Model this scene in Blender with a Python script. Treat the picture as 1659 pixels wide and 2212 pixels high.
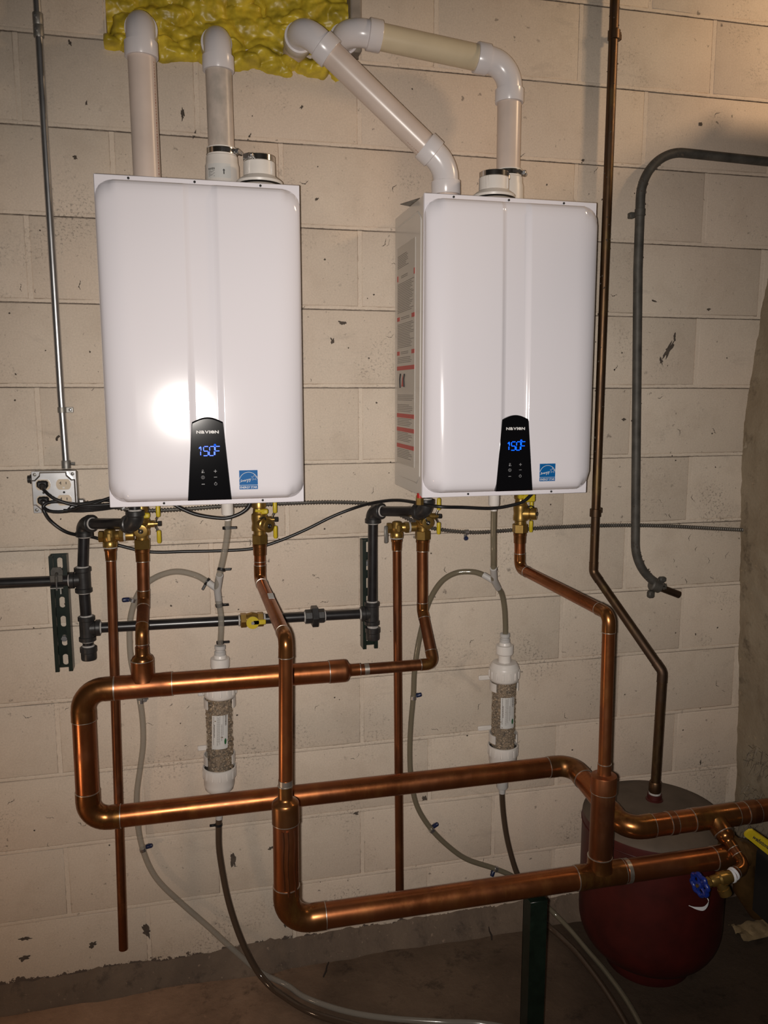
import bpy, math, random
from mathutils import Vector as V, Matrix, noise

for o in list(bpy.data.objects): bpy.data.objects.remove(o)
SC = bpy.context.scene
COL = SC.collection
rnd = random.Random(7)
PI = math.pi

# ------------------------------------------------------------------ camera
FPX, CW, CH = 1748.33, 1659.0, 2212.0
CAM = V((0.364, -2.1557, 1.6103)); YAW, PITCH = 0.23398, 0.14739
cd = bpy.data.cameras.new('camera'); co = bpy.data.objects.new('camera', cd); COL.objects.link(co)
fw = V((math.sin(YAW)*math.cos(PITCH), math.cos(YAW)*math.cos(PITCH), -math.sin(PITCH)))
rt = V((math.cos(YAW), -math.sin(YAW), 0)); up = rt.cross(fw)
co.matrix_world = Matrix(((rt.x, up.x, -fw.x, CAM.x), (rt.y, up.y, -fw.y, CAM.y), (rt.z, up.z, -fw.z, CAM.z), (0, 0, 0, 1)))
cd.sensor_fit = 'VERTICAL'; cd.sensor_height = 24.0; cd.lens = FPX/CH*24.0
cd.clip_start = 0.02
SC.camera = co

# ------------------------------------------------------------------ world, lights, exposure
w = bpy.data.worlds.new('world'); SC.world = w; w.use_nodes = True
bg = w.node_tree.nodes['Background']; bg.inputs[0].default_value = (1.0, 0.80, 0.62, 1); bg.inputs[1].default_value = 0.014
def light(name, kind, loc, target, energy, color, size, **kw):
    d = bpy.data.lights.new(name, kind); o = bpy.data.objects.new(name, d); COL.objects.link(o)
    o.location = loc; o.rotation_euler = (V(target)-V(loc)).to_track_quat('-Z', 'Y').to_euler()
    d.energy = energy; d.color = color
    if kind == 'AREA': d.size = size
    else: d.shadow_soft_size = size
    for k, v in kw.items(): setattr(d, k, v)
    return o
# the phone's flash, a hand's breadth of plastic beside the lens
FL = CAM - rt*0.021 - up*0.004
light('flash_lamp', 'SPOT', FL, FL+fw + rt*0.04 + up*0.03, 126.0, (1.0, 0.93, 0.86), 0.008, spot_size=math.radians(97), spot_blend=1.0)
# the cellar's own bulb, up under the ceiling to the right
light('cellar_bulb', 'POINT', (2.60, -0.80, 2.85), (1, 0, 1), 36.0, (1.0, 0.70, 0.43), 0.09)
# a second, weak bulb low down at the left, where the cellar goes on
light('side_bulb', 'POINT', (-0.62, -0.80, 0.40), (0, 0, 0), 5.2, (1.0, 0.68, 0.45), 0.06)
SC.view_settings.view_transform = 'Standard'; SC.view_settings.look = 'None'
SC.view_settings.gamma = 1.0; SC.view_settings.use_curve_mapping = False
SC.view_settings.exposure = 0.0

# ------------------------------------------------------------------ materials
MATS = {}
class NT:
    def __init__(s, name):
        s.m = bpy.data.materials.new(name); s.m.use_nodes = True; s.t = s.m.node_tree; s.n = s.t.nodes
        s.b = s.n['Principled BSDF']; MATS[name] = s.m
    def new(s, typ, **kw):
        x = s.n.new(typ)
        for k, v in kw.items(): setattr(x, k, v)
        return x
    def link(s, a, b): s.t.links.new(a, b)
    def set(s, node, **kw):
        for k, v in kw.items(): node.inputs[k.replace('_', ' ')].default_value = v
    def pos(s, scale=(1, 1, 1)):
        g = s.new('ShaderNodeNewGeometry'); mp = s.new('ShaderNodeMapping'); s.link(g.outputs['Position'], mp.inputs[0])
        mp.inputs['Scale'].default_value = scale; return mp.outputs[0]
    def noise(s, vec, scale, detail=4, rough=0.55, dist=0.0):
        x = s.new('ShaderNodeTexNoise'); s.link(vec, x.inputs['Vector'])
        s.set(x, Scale=scale, Detail=detail, Roughness=rough, Distortion=dist); return x.outputs['Fac']
    def ramp(s, fac, stops, interp='LINEAR'):
        x = s.new('ShaderNodeValToRGB'); s.link(fac, x.inputs[0]); e = x.color_ramp.elements; x.color_ramp.interpolation = interp
        while len(e) < len(stops): e.new(0.5)
        for i, (p, c) in enumerate(stops):
            e[i].position = p; e[i].color = (c, c, c, 1) if isinstance(c, (int, float)) else (*c, 1)
        return x.outputs[0]
    def mix(s, fac, a, b, mode='MIX'):
        x = s.new('ShaderNodeMix', data_type='RGBA', blend_type=mode)
        for i, q in ((0, fac), (6, a), (7, b)):
            if isinstance(q, (int, float)): x.inputs[i].default_value = q
            elif isinstance(q, tuple): x.inputs[i].default_value = (*q, 1)
            else: s.link(q, x.inputs[i])
        return x.outputs[2]
    def math(s, op, a, b=0.0, c=0.0):
        x = s.new('ShaderNodeMath', operation=op)
        for i, q in enumerate((a, b, c)):
            if isinstance(q, (int, float)): x.inputs[i].default_value = q
            else: s.link(q, x.inputs[i])
        return x.outputs[0]
    def bump(s, h, strength, dist):
        x = s.new('ShaderNodeBump'); s.link(h, x.inputs['Height']); s.set(x, Strength=strength, Distance=dist)
        s.link(x.outputs[0], s.b.inputs['Normal'])
    def color(s, c): s.link(c, s.b.inputs['Base Color'])

def simple(name, col, rough=0.5, metal=0.0, spec=0.5, vary=0.0, scale=30, emit=None, coat=0.0, bump=0.0):
    t = NT(name); b = t.b
    b.inputs['Base Color'].default_value = (*col, 1); b.inputs['Roughness'].default_value = rough
    b.inputs['Metallic'].default_value = metal; b.inputs['Specular IOR Level'].default_value = spec
    b.inputs['Coat Weight'].default_value = coat
    if vary:
        f = t.noise(t.pos(), scale, 5)
        lo = tuple(c*(1-vary) for c in col); hi = tuple(min(1, c*(1+vary)) for c in col)
        t.color(t.ramp(f, [(0.3, lo), (0.7, hi)]))
        if bump: t.bump(f, bump, 0.002)
    if emit:
        b.inputs['Emission Color'].default_value = (*emit[0], 1); b.inputs['Emission Strength'].default_value = emit[1]
    return t

def wall_paint(name, base, joint):
    t = NT(name); p = t.pos(); sep = t.new('ShaderNodeSeparateXYZ'); t.link(p, sep.inputs[0])
    big = t.noise(p, 1.7, 4); mid = t.noise(p, 7.0, 6, 0.65); fine = t.noise(p, 60, 4)
    c = t.mix(t.ramp(big, [(0.35, 0.0), (0.65, 1.0)]), tuple(x*0.93 for x in base), tuple(min(1, x*1.05) for x in base))
    c = t.mix(t.ramp(mid, [(0.50, 0.0), (0.76, 0.38)]), c, tuple(x*y for x, y in zip(base, (0.62, 0.57, 0.52))))
    # faint grey smudges
    smu = t.noise(t.pos((1, 1, 1.8)), 4.0, 7, 0.7, 1.2)
    c = t.mix(t.ramp(smu, [(0.60, 0.0), (0.74, 0.34)]), c, (0.20, 0.18, 0.16))
    c = t.mix(t.ramp(t.noise(p, 1.15, 2), [(0.45, 0.0), (0.68, 0.5)]), c, tuple(x*y for x, y in zip(base, (1.03, 0.93, 0.90))))
    pit = t.math('MULTIPLY', t.ramp(t.noise(p, 150, 4, 0.65), [(0.53, 0.0), (0.63, 1.0)]), t.ramp(t.noise(p, 4.3, 4, 0.6), [(0.54, 0.0), (0.66, 0.65)]))
    c = t.mix(pit, c, (0.17, 0.145, 0.12))
    # flaked specks
    wob = t.new('ShaderNodeTexNoise'); t.link(p, wob.inputs['Vector']); t.set(wob, Scale=85.0, Detail=5.0, Roughness=0.7)
    vm = t.new('ShaderNodeVectorMath', operation='SCALE'); t.link(wob.outputs['Color'], vm.inputs[0]); vm.inputs['Scale'].default_value = 0.030
    va = t.new('ShaderNodeVectorMath', operation='ADD'); t.link(p, va.inputs[0]); t.link(vm.outputs[0], va.inputs[1])
    def specks(scale, size, keep):
        vo = t.new('ShaderNodeTexVoronoi'); t.link(va.outputs[0], vo.inputs['Vector']); vo.inputs['Scale'].default_value = scale
        vc = t.new('ShaderNodeSeparateColor'); t.link(vo.outputs['Color'], vc.inputs[0])
        near = t.ramp(vo.outputs['Distance'], [(size*0.55, 1.0), (size, 0.0)])
        return t.math('MULTIPLY', near, t.math('GREATER_THAN', vc.outputs[0], keep))
    patch = t.ramp(t.noise(p, 2.3, 2), [(0.42, 0.25), (0.62, 1.0)])
    s1 = t.math('MULTIPLY', specks(24.0, 0.105, 0.52), patch)
    s2 = t.math('MULTIPLY', specks(10.0, 0.070, 0.45), patch)
    s3 = t.math('MULTIPLY', specks(75.0, 0.14, 0.62), 0.7)
    c = t.mix(t.math('MULTIPLY', t.math('MAXIMUM', t.math('MAXIMUM', s1, s2), s3), 0.78), c, (0.075, 0.06, 0.05))
    grain = t.ramp(t.noise(p, 230, 3, 0.7), [(0.30, 0.90), (0.70, 1.06)]); c = t.mix(1.0, c, grain, 'MULTIPLY')
    # dust lying in the lower edge of every bed joint
    zf = t.math('MULTIPLY', t.math('FRACT', t.math('DIVIDE', t.math('ADD', sep.outputs[2], 0.0062), 0.2032)), 203.2)
    wig = t.math('MULTIPLY', t.math('SUBTRACT', t.noise(t.pos((1, 1, 0.1)), 55, 7, 0.75), 0.5), 6.5)
    d = t.math('ABSOLUTE', t.math('SUBTRACT', t.math('SUBTRACT', zf, 1.3), wig))
    ln = t.math('SUBTRACT', 1.0, t.math('MINIMUM', t.math('DIVIDE', d, 2.9), 1.0))
    gate = t.ramp(t.noise(t.pos((1, 1, 6.0)), 5.0, 4, 0.7), [(0.26, 0.25), (0.52, 1.0)])
    hi = t.ramp(t.math('DIVIDE', sep.outputs[2], 3.0), [(0.15, 0.25), (0.45, 1.0)])
    c = t.mix(t.math('MULTIPLY', t.math('MULTIPLY', t.math('MULTIPLY', ln, gate), hi), 0.9), c, (0.07, 0.05, 0.04))
    # worn, unpainted foot of the wall
    edge = t.math('ADD', sep.outputs[2], t.math('MULTIPLY', t.math('SUBTRACT', t.noise(p, 20, 6, 0.75), 0.5), -0.09))
    foot = t.math('LESS_THAN', edge, 0.035)
    c = t.mix(foot, c, (0.11, 0.085, 0.07))
    t.color(c); t.b.inputs['Roughness'].default_value = 0.62; t.b.inputs['Specular IOR Level'].default_value = 0.3
    h = t.math('ADD', t.math('MULTIPLY', fine, 0.6), t.math('MULTIPLY', mid, 1.2))
    t.bump(h, 0.32 if not joint else 0.45, 0.003)
    return t

wall_paint('block_paint', (0.60, 0.51, 0.415), False)
wall_paint('mortar_paint', (0.635, 0.542, 0.442), True)
def concrete(name, a, b, dark, scale, bump, falloff_tint=None):
    t = NT(name); p = t.pos()
    n1 = t.noise(p, scale, 7, 0.65, 0.4); n2 = t.noise(p, scale*3.7, 6, 0.7)
    c = t.mix(t.ramp(n1, [(0.35, 0.0), (0.65, 1.0)]), a, b)
    c = t.mix(t.ramp(n2, [(0.56, 0.0), (0.72, 0.85)]), c, dark)
    c = t.mix(t.ramp(t.noise(p, scale*16, 3), [(0.66, 0.0), (0.74, 0.6)]), c, tuple(min(1, x*1.9) for x in a))
    if falloff_tint:  # light falloff painted into the floor: lighter at left, darker to the right
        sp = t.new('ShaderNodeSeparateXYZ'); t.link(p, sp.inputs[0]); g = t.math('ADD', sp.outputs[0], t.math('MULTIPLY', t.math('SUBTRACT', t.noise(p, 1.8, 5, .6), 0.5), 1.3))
        c = t.mix(t.ramp(t.math('DIVIDE', g, 2.0), [(0.10, 0.0), (0.42, 1.0)]), t.mix(1.0, c, falloff_tint, 'MULTIPLY'), c)
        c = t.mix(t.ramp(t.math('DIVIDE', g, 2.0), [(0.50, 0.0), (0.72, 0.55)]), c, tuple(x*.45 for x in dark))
    t.color(c); t.b.inputs['Roughness'].default_value = 0.75; t.b.inputs['Specular IOR Level'].default_value = 0.25
    t.bump(t.math('ADD', n2, t.math('MULTIPLY', t.noise(p, scale*20, 3), 0.5)), bump, 0.004)
    return t
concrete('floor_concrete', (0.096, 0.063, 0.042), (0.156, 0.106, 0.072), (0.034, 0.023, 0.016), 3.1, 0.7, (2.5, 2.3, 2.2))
concrete('cove_concrete', (0.165, 0.118, 0.084), (0.115, 0.082, 0.060), (0.060, 0.043, 0.032), 5.0, 0.8)
concrete('chimney_render', (0.23, 0.175, 0.115), (0.30, 0.245, 0.175), (0.10, 0.075, 0.05), 4.0, 0.8)

def copper(name, a, b, gold, rough, streak=(1, 1, 0.35)):
    t = NT(name); p = t.pos(streak)
    n1 = t.noise(p, 9.0, 5, 0.6, 0.6); n2 = t.noise(p, 22.0, 5, 0.65); n3 = t.noise(t.pos(), 5.5, 4, 0.6, 0.8)
    c = t.mix(t.ramp(n1, [(0.36, 0.0), (0.64, 1.0)]), a, b)
    c = t.mix(t.ramp(n2, [(0.52, 0.0), (0.68, 0.75)]), c, gold)
    dull = t.ramp(n3, [(0.50, 0.0), (0.66, 1.0)])
    c = t.mix(t.math('MULTIPLY', dull, 0.7), c, tuple(x*y for x, y in zip(b, (0.80, 0.92, 1.25))))
    t.color(c); t.b.inputs['Metallic'].default_value = 0.90
    r = t.math('ADD', t.math('MULTIPLY', n2, rough*0.9), rough*0.5); r = t.math('ADD', r, t.math('MULTIPLY', dull, 0.12))
    t.link(r, t.b.inputs['Roughness']); t.bump(t.noise(t.pos(), 140, 3), 0.03, 0.001)
copper('copper_pipe', (0.42, 0.142, 0.048), (0.30, 0.098, 0.034), (0.42, 0.172, 0.055), 0.31)
copper('copper_fitting', (0.33, 0.132, 0.042), (0.25, 0.100, 0.032), (0.42, 0.225, 0.060), 0.28)
copper('copper_brown', (0.29, 0.106, 0.044), (0.20, 0.074, 0.031), (0.35, 0.150, 0.058), 0.38)
copper('copper_old', (0.13, 0.075, 0.040), (0.095, 0.055, 0.030), (0.18, 0.125, 0.05), 0.45)
simple('solder', (0.52, 0.47, 0.41), 0.36, 0.9, vary=0.15, scale=120)
simple('brass', (0.36, 0.225, 0.065), 0.34, 0.85, vary=0.16, scale=50)
simple('iron', (0.020, 0.019, 0.019), 0.38, 0.0, 0.5, vary=0.35, scale=60, bump=0.15)
simple('iron_pipe', (0.014, 0.013, 0.014), 0.30, 0.0, 0.6, vary=0.35, scale=40)
simple('thread_sealant', (0.40, 0.38, 0.36), 0.7, vary=0.25, scale=150)
simple('yellow_vinyl', (0.50, 0.375, 0.015), 0.4, vary=0.08, scale=60)
simple('green_paint', (0.006, 0.012, 0.008), 0.35, 0.0, 0.5, vary=0.35, scale=40)
simple('zinc', (0.55, 0.55, 0.56), 0.32, 0.95, vary=0.14, scale=24)
simple('zinc_dull', (0.30, 0.29, 0.27), 0.5, 0.8, vary=0.25, scale=50)
simple('armour', (0.20, 0.19, 0.175), 0.4, 0.85, vary=0.2, scale=40)
simple('stainless', (0.70, 0.68, 0.65), 0.16, 1.0)
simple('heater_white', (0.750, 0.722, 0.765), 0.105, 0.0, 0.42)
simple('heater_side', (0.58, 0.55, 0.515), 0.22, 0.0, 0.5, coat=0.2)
simple('pvc_fitting', (0.66, 0.62, 0.625), 0.24, 0.0, 0.5, vary=0.03, scale=9)
simple('pvc_pipe', (0.62, 0.51, 0.445), 0.30, 0.0, 0.5, vary=0.09, scale=8)
t = simple('pvc_stained', (0.60, 0.51, 0.45), 0.34); t.color(t.mix(t.ramp(t.noise(t.pos((1, 1, .6)), 9.0, 5, .6), [(.42, 0.0), (.60, .8)]), (.60, .505, .44), (.30, .27, .235)))
simple('pvc_cream', (0.60, 0.50, 0.345), 0.32, 0.0, 0.5, vary=0.06, scale=10)
simple('collar_white', (0.70, 0.655, 0.61), 0.38, vary=0.04, scale=12)
simple('plastic_white', (0.66, 0.62, 0.58), 0.34, vary=0.05, scale=20)
simple('plastic_grey', (0.46, 0.445, 0.43), 0.4, vary=0.06, scale=20)
simple('black_gloss', (0.004, 0.004, 0.005), 0.075, 0.0, 0.4)
simple('black_rubber', (0.010, 0.010, 0.011), 0.38, vary=0.2, scale=60)
simple('black_matt', (0.007, 0.007, 0.007), 0.6)
simple('display_blue', (0.0, 0.02, 0.2), 0.4, emit=((0.0, 0.085, 1.0), 2.8))
simple('print_white', (0.70, 0.69, 0.68), 0.5)
simple('print_dim', (0.26, 0.26, 0.27), 0.5)
simple('print_black', (0.03, 0.028, 0.028), 0.6)
simple('print_grey', (0.20, 0.18, 0.165), 0.6)
simple('print_red', (0.47, 0.055, 0.05), 0.5)
simple('print_rust', (0.30, 0.085, 0.05), 0.6)
simple('star_blue', (0.004, 0.105, 0.32), 0.45, spec=0.12)
simple('label_white', (0.58, 0.57, 0.55), 0.4)
simple('label_beige', (0.50, 0.465, 0.42), 0.4)
simple('label_green', (0.015, 0.10, 0.03), 0.5)
simple('ivory', (0.56, 0.46, 0.34), 0.4)
simple('handwheel_blue', (0.006, 0.022, 0.19), 0.32, coat=0.3)
simple('screw_blue', (0.008, 0.015, 0.055), 0.35)
simple('red_plastic', (0.42, 0.02, 0.015), 0.4)
simple('tank_red', (0.055, 0.0055, 0.0038), 0.5, vary=0.3, scale=14, bump=0.06)
simple('tank_dust', (0.10, 0.072, 0.050), 0.75, vary=0.25, scale=12)
simple('conduit_dusty', (0.085, 0.078, 0.068), 0.6, 0.35, vary=0.35, scale=25, bump=0.4)
simple('dust', (0.075, 0.058, 0.045), 0.9, vary=0.3, scale=60)
simple('foam_yellow', (0.52, 0.385, 0.030), 0.40, vary=0.45, scale=22, bump=0.35)
simple('jamb_grey', (0.26, 0.22, 0.18), 0.8, vary=0.2, scale=20)
simple('stone', (0.22, 0.16, 0.105), 0.22, vary=0.7, scale=130)
simple('bronze_cast', (0.085, 0.045, 0.014), 0.5, 0.5, vary=0.3, scale=30)
simple('twig', (0.03, 0.02, 0.014), 0.9)
simple('card', (0.30, 0.21, 0.11), 0.85, vary=0.3, scale=30)
simple('lath_wire', (0.16, 0.13, 0.10), 0.5, 0.4, vary=0.3, scale=80)
simple('tape_white', (0.68, 0.68, 0.70), 0.6)
def clear(name, tint, body, alpha, rough=0.12):
    t = NT(name); tr = t.new('ShaderNodeBsdfTransparent'); tr.inputs[0].default_value = (*tint, 1)
    t.b.inputs['Base Color'].default_value = (*body, 1); t.b.inputs['Roughness'].default_value = rough
    t.b.inputs['Coat Weight'].default_value = 0.6; t.b.inputs['Coat Roughness'].default_value = 0.08
    mx = t.new('ShaderNodeMixShader'); mx.inputs[0].default_value = alpha
    t.link(tr.outputs[0], mx.inputs[1]); t.link(t.b.outputs[0], mx.inputs[2])
    t.link(mx.outputs[0], t.n['Material Output'].inputs[0])
clear('vinyl_tube', (0.87, 0.85, 0.80), (0.42, 0.395, 0.355), 0.36)
clear('vinyl_tube_stained', (0.55, 0.42, 0.30), (0.075, 0.050, 0.034), 0.85)
clear('vinyl_tube_olive', (0.72, 0.68, 0.55), (0.22, 0.19, 0.135), 0.62)
clear('acrylic', (0.97, 0.96, 0.94), (0.55, 0.53, 0.50), 0.10, 0.05)

# ------------------------------------------------------------------ mesh helpers
def origin_of(o):
    p = V((0, 0, 0))
    while o: p += o.location; o = o.parent
    return p
def perp(a):
    a = a.normalized(); h = V((0, 0, 1)) if abs(a.z) < 0.9 else V((1, 0, 0))
    e = a.cross(h).normalized(); return e, a.cross(e).normalized()
class MB:
    def __init__(s): s.v = []; s.f = []
    def add(s, vs, fs):
        k = len(s.v); s.v += [V(p) for p in vs]; s.f += [tuple(i+k for i in f) for f in fs]; return s
    def tube(s, pts, r, seg=20, caps=True, closed=False):
        pts = [V(p) for p in pts]; n = len(pts); rr = r if isinstance(r, (list, tuple)) else [r]*n
        T = []
        for i in range(n):
            a = pts[(i-1) % n] if closed else pts[max(i-1, 0)]; b = pts[(i+1) % n] if closed else pts[min(i+1, n-1)]
            d = b-a; T.append(d.normalized() if d.length > 1e-9 else (T[-1] if T else V((0, 0, 1))))
        e, _ = perp(T[0]); vs = []
        for i in range(n):
            e = (e - T[i]*e.dot(T[i])); e = e.normalized() if e.length > 1e-6 else perp(T[i])[0]
            g = T[i].cross(e)
            vs += [pts[i] + (e*math.cos(2*PI*k/seg) + g*math.sin(2*PI*k/seg))*rr[i] for k in range(seg)]
        fs = []
        for i in range(n if closed else n-1):
            j = (i+1) % n
            fs += [(i*seg+k, i*seg+(k+1) % seg, j*seg+(k+1) % seg, j*seg+k) for k in range(seg)]
        if caps and not closed: fs += [tuple(range(seg))[::-1], tuple(range((n-1)*seg, n*seg))]
        return s.add(vs, fs)
    def lathe(s, prof, o, ax, seg=28, hexa=False):
        o = V(o); ax = V(ax).normalized(); e, g = perp(ax); vs = []; fs = []
        for r, t in prof: vs += [o + ax*t + (e*math.cos(2*PI*k/seg) + g*math.sin(2*PI*k/seg))*max(r, 1e-5) for k in range(seg)]
        for i in range(len(prof)-1): fs += [(i*seg+k, i*seg+(k+1) % seg, (i+1)*seg+(k+1) % seg, (i+1)*seg+k) for k in range(seg)]
        fs += [tuple(range(seg))[::-1], tuple(range((len(prof)-1)*seg, len(prof)*seg))]
        return s.add(vs, fs)
    def ring(s, o, ax, r, h, t=0.0012, seg=28):       # a bead standing proud of a round surface
        return s.lathe([(r-0.001, -h), (r+t*0.8, -h*0.6), (r+t, 0), (r+t*0.8, h*0.6), (r-0.001, h)], o, ax, seg)
    def box(s, c, size, ax=None, bev=0.0):
        c = V(c); X, Y, Z = ax if ax else (V((1, 0, 0)), V((0, 1, 0)), V((0, 0, 1))); a, b, d = [q/2 for q in size]
        if bev <= 0:
            vs = [c+X*x*a+Y*y*b+Z*z*d for x in (-1, 1) for y in (-1, 1) for z in (-1, 1)]
            return s.add(vs, [(0, 1, 3, 2), (4, 6, 7, 5), (0, 4, 5, 1), (2, 3, 7, 6), (0, 2, 6, 4), (1, 5, 7, 3)])
        vs = []; idx = {}
        for x in (-1, 1):
            for y in (-1, 1):
                for z in (-1, 1):
                    for k in range(3):
                        q = [x*(a-bev), y*(b-bev), z*(d-bev)]; q[k] = (x*a, y*b, z*d)[k]
                        idx[(x, y, z, k)] = len(vs); vs.append(c+X*q[0]+Y*q[1]+Z*q[2])
        fs = []
        for k in range(3):
            u, w_ = (k+1) % 3, (k+2) % 3
            for sg in (-1, 1):
                f = []
                for p, q in ((-1, -1), (1, -1), (1, 1), (-1, 1)):
                    t = [0, 0, 0]; t[k] = sg; t[u] = p; t[w_] = q; f.append(idx[(*t, k)])
                fs.append(tuple(f) if sg > 0 else tuple(f[::-1]))
            for p in (-1, 1):
                for q in (-1, 1):
                    t0 = [0, 0, 0]; t0[u] = p; t0[w_] = q; t0[k] = -1; t1 = list(t0); t1[k] = 1
                    f = [idx[(*t0, u)], idx[(*t1, u)], idx[(*t1, w_)], idx[(*t0, w_)]]
                    fs.append(tuple(f) if p*q < 0 else tuple(f[::-1]))
        for x in (-1, 1):
            for y in (-1, 1):
                for z in (-1, 1):
                    f = [idx[(x, y, z, k)] for k in range(3)]; fs.append(tuple(f) if x*y*z > 0 else tuple(f[::-1]))
        return s.add(vs, fs)
    def prism(s, poly, o, ex, ey, ez, depth):          # poly in (ex, ey), pushed along ez
        o, ex, ey, ez = V(o), V(ex), V(ey), V(ez); n = len(poly)
        vs = [o+ex*x+ey*y for x, y in poly] + [o+ex*x+ey*y+ez*depth for x, y in poly]
        return s.add(vs, [tuple(range(n))[::-1], tuple(range(n, 2*n))] + [(i, (i+1) % n, n+(i+1) % n, n+i) for i in range(n)])
    def build(s, name, mat, parent=None, angle=38, **props):
        me = bpy.data.meshes.new(name); og = origin_of(parent)
        me.from_pydata([tuple(p-og) for p in s.v], [], s.f); me.validate()
        import bmesh
        bm = bmesh.new(); bm.from_mesh(me); bmesh.ops.recalc_face_normals(bm, faces=bm.faces); bm.to_mesh(me); bm.free()
        me.polygons.foreach_set('use_smooth', [True]*len(me.polygons)); me.set_sharp_from_angle(angle=math.radians(angle))
        me.materials.append(MATS[mat]); o = bpy.data.objects.new(name, me); COL.objects.link(o); o.parent = parent
        for k, v in props.items(): o[k] = v
        return o
def thing(name, loc, label, cat, group=None):
    o = bpy.data.objects.new(name, None); o.empty_display_size = 0.03; COL.objects.link(o); o.location = loc
    o['label'] = label; o['category'] = cat
    if group: o['group'] = group
    return o
def arc(P, a, b, R, n=10):
    a = a.normalized(); b = b.normalized(); th = a.angle(b); t = R*math.tan(th/2)
    S, Eo = P-a*t, P+b*t; C = P + (b-a).normalized()*(R/math.cos(th/2)); u = S-C; w_ = Eo-C; out = []
    for i in range(n+1):
        f = i/n; out.append(C + (u*math.sin((1-f)*th) + w_*math.sin(f*th))/math.sin(th))
    return S, Eo, out
def fillet(pts, R, n=8):
    pts = [V(p) for p in pts]; out = [pts[0]]
    for i in range(1, len(pts)-1):
        a, b = pts[i]-pts[i-1], pts[i+1]-pts[i]
        if a.angle(b) < 0.02: out.append(pts[i]); continue
        out += arc(pts[i], a, b, R, n)[2]
    return out+[pts[-1]]
def spline(pts, n=8):
    pts = [V(p) for p in pts]; q = [2*pts[0]-pts[1]]+pts+[2*pts[-1]-pts[-2]]; out = []
    for i in range(1, len(q)-2):
        a, b, c, d = q[i-1:i+3]
        for k in range(n):
            t = k/n; out.append(0.5*((2*b)+(c-a)*t+(2*a-5*b+4*c-d)*t*t+(3*b-a-3*c+d)*t*t*t))
    return out+[pts[-1]]
def resample(pts, step):
    out = [pts[0]]; acc = 0.0
    for a, b in zip(pts, pts[1:]):
        L = (b-a).length; d = step-acc
        while d <= L and L > 0: out.append(a+(b-a)*(d/L)); d += step
        acc = (acc+L) % step
    return out
def glyphs(txt, size=1.0, align='CENTER', bold=0.0):
    c = bpy.data.curves.new('t', 'FONT'); c.body = txt; c.size = size; c.align_x = align; c.align_y = 'CENTER'; c.resolution_u = 3; c.offset = bold*size
    o = bpy.data.objects.new('t', c); COL.objects.link(o); dg = bpy.context.evaluated_depsgraph_get()
    ev = o.evaluated_get(dg); me = ev.to_mesh(); vs = [(v.co.x, v.co.y) for v in me.vertices]; fs = [tuple(p.vertices) for p in me.polygons]
    ev.to_mesh_clear(); bpy.data.objects.remove(o); bpy.data.curves.remove(c); return vs, fs
def put_text(mb, txt, size, fn, sx=1.0, align='CENTER', height=None, width=None, shear=0.0, bold=0.0):
    vs, fs = glyphs(txt, size, align, bold)
    if not vs: return
    ys = [v[1] for v in vs]; xs = [v[0] for v in vs]
    if height:
        k = height/(max(ys)-min(ys)); c0 = (max(ys)+min(ys))/2; vs = [(x, (y-c0)*k) for x, y in vs]
    if width:
        k = width/(max(xs)-min(xs)); c0 = (max(xs)+min(xs))/2; vs = [((x-c0)*k, y) for x, y in vs]
    mb.add([fn(x*sx+y*shear, y) for x, y in vs], fs)
X, Y, Z = V((1, 0, 0)), V((0, 1, 0)), V((0, 0, 1))

# piping kit ----------------------------------------------------------------
def solder(parent, P, d, r, mat='solder'): return MB().ring(P, d, r, 0.0013, 0.0007).build('solder_ring', mat, parent)
def run(root, pts, r, mp, mf, R, s, ends=(None, None), rings=True, fit=1.055, names=('pipe', 'elbow'), ringmat='solder'):
    """straight pipes with soldered elbows at every corner; ends may trim into fittings"""
    pts = [V(p) for p in pts]; n = len(pts); a0 = pts[0]; segs = []; rf = r*fit
    for i in range(1, n-1):
        a, b = (pts[i]-pts[i-1]).normalized(), (pts[i+1]-pts[i]).normalized()
        S, Eo, pa = arc(pts[i], a, b, R, 10)
        el = MB().tube([S-a*s, S-a*(s-0.001), S-a*0.003, S]+pa[1:-1]+[Eo, Eo+b*0.003, Eo+b*(s-0.001), Eo+b*s],
                       [rf, rf, rf, rf*0.985]+[rf*0.985]*(len(pa)-2)+[rf*0.985, rf, rf, rf], 24).build(names[1], mf, root)
        if rings: solder(el, S-a*s, a, rf*0.985, ringmat); solder(el, Eo+b*s, b, rf*0.985, ringmat)
        segs.append((a0, S-a*(s-0.004))); a0 = Eo+b*(s-0.004)
    segs.append((a0, pts[-1]))
    for a, b in segs:
        if (b-a).length > 0.004: MB().tube([a, b], r, 24).build(names[0], mp, root)
def tee(root, P, md, bd, r, lm, rb, lb, mf, name='tee', rings=True):
    P = V(P); md = V(md).normalized(); bd = V(bd).normalized(); m = MB(); rf = r*1.06; rbf = rb*1.06
    m.lathe([(rf, -lm), (rf, -lm+0.022), (rf*0.985, -lm+0.024), (rf*0.985, lm-0.024), (rf, lm-0.022), (rf, lm)], P, md, 28)
    m.lathe([(rbf*1.10, r*0.55), (rbf, r*1.0), (rbf, lb)], P, bd, 28)
    t = m.build(name, mf, root)
    if rings:
        solder(t, P-md*lm, md, rf*0.985); solder(t, P+md*lm, md, rf*0.985); solder(t, P+bd*lb, bd, rbf*0.985)
    return t
def sleeve(root, P, d, r, L, mf, name='coupling', ring=(1, 1), fit=1.055):
    P = V(P); d = V(d).normalized(); rf = r*fit
    c = MB().lathe([(rf, -L/2), (rf, L/2)], P, d, 26).build(name, mf, root)
    if ring[0]: solder(c, P-d*L/2, d, rf*0.98)
    if ring[1]: solder(c, P+d*L/2, d, rf*0.98)
    return c
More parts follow.
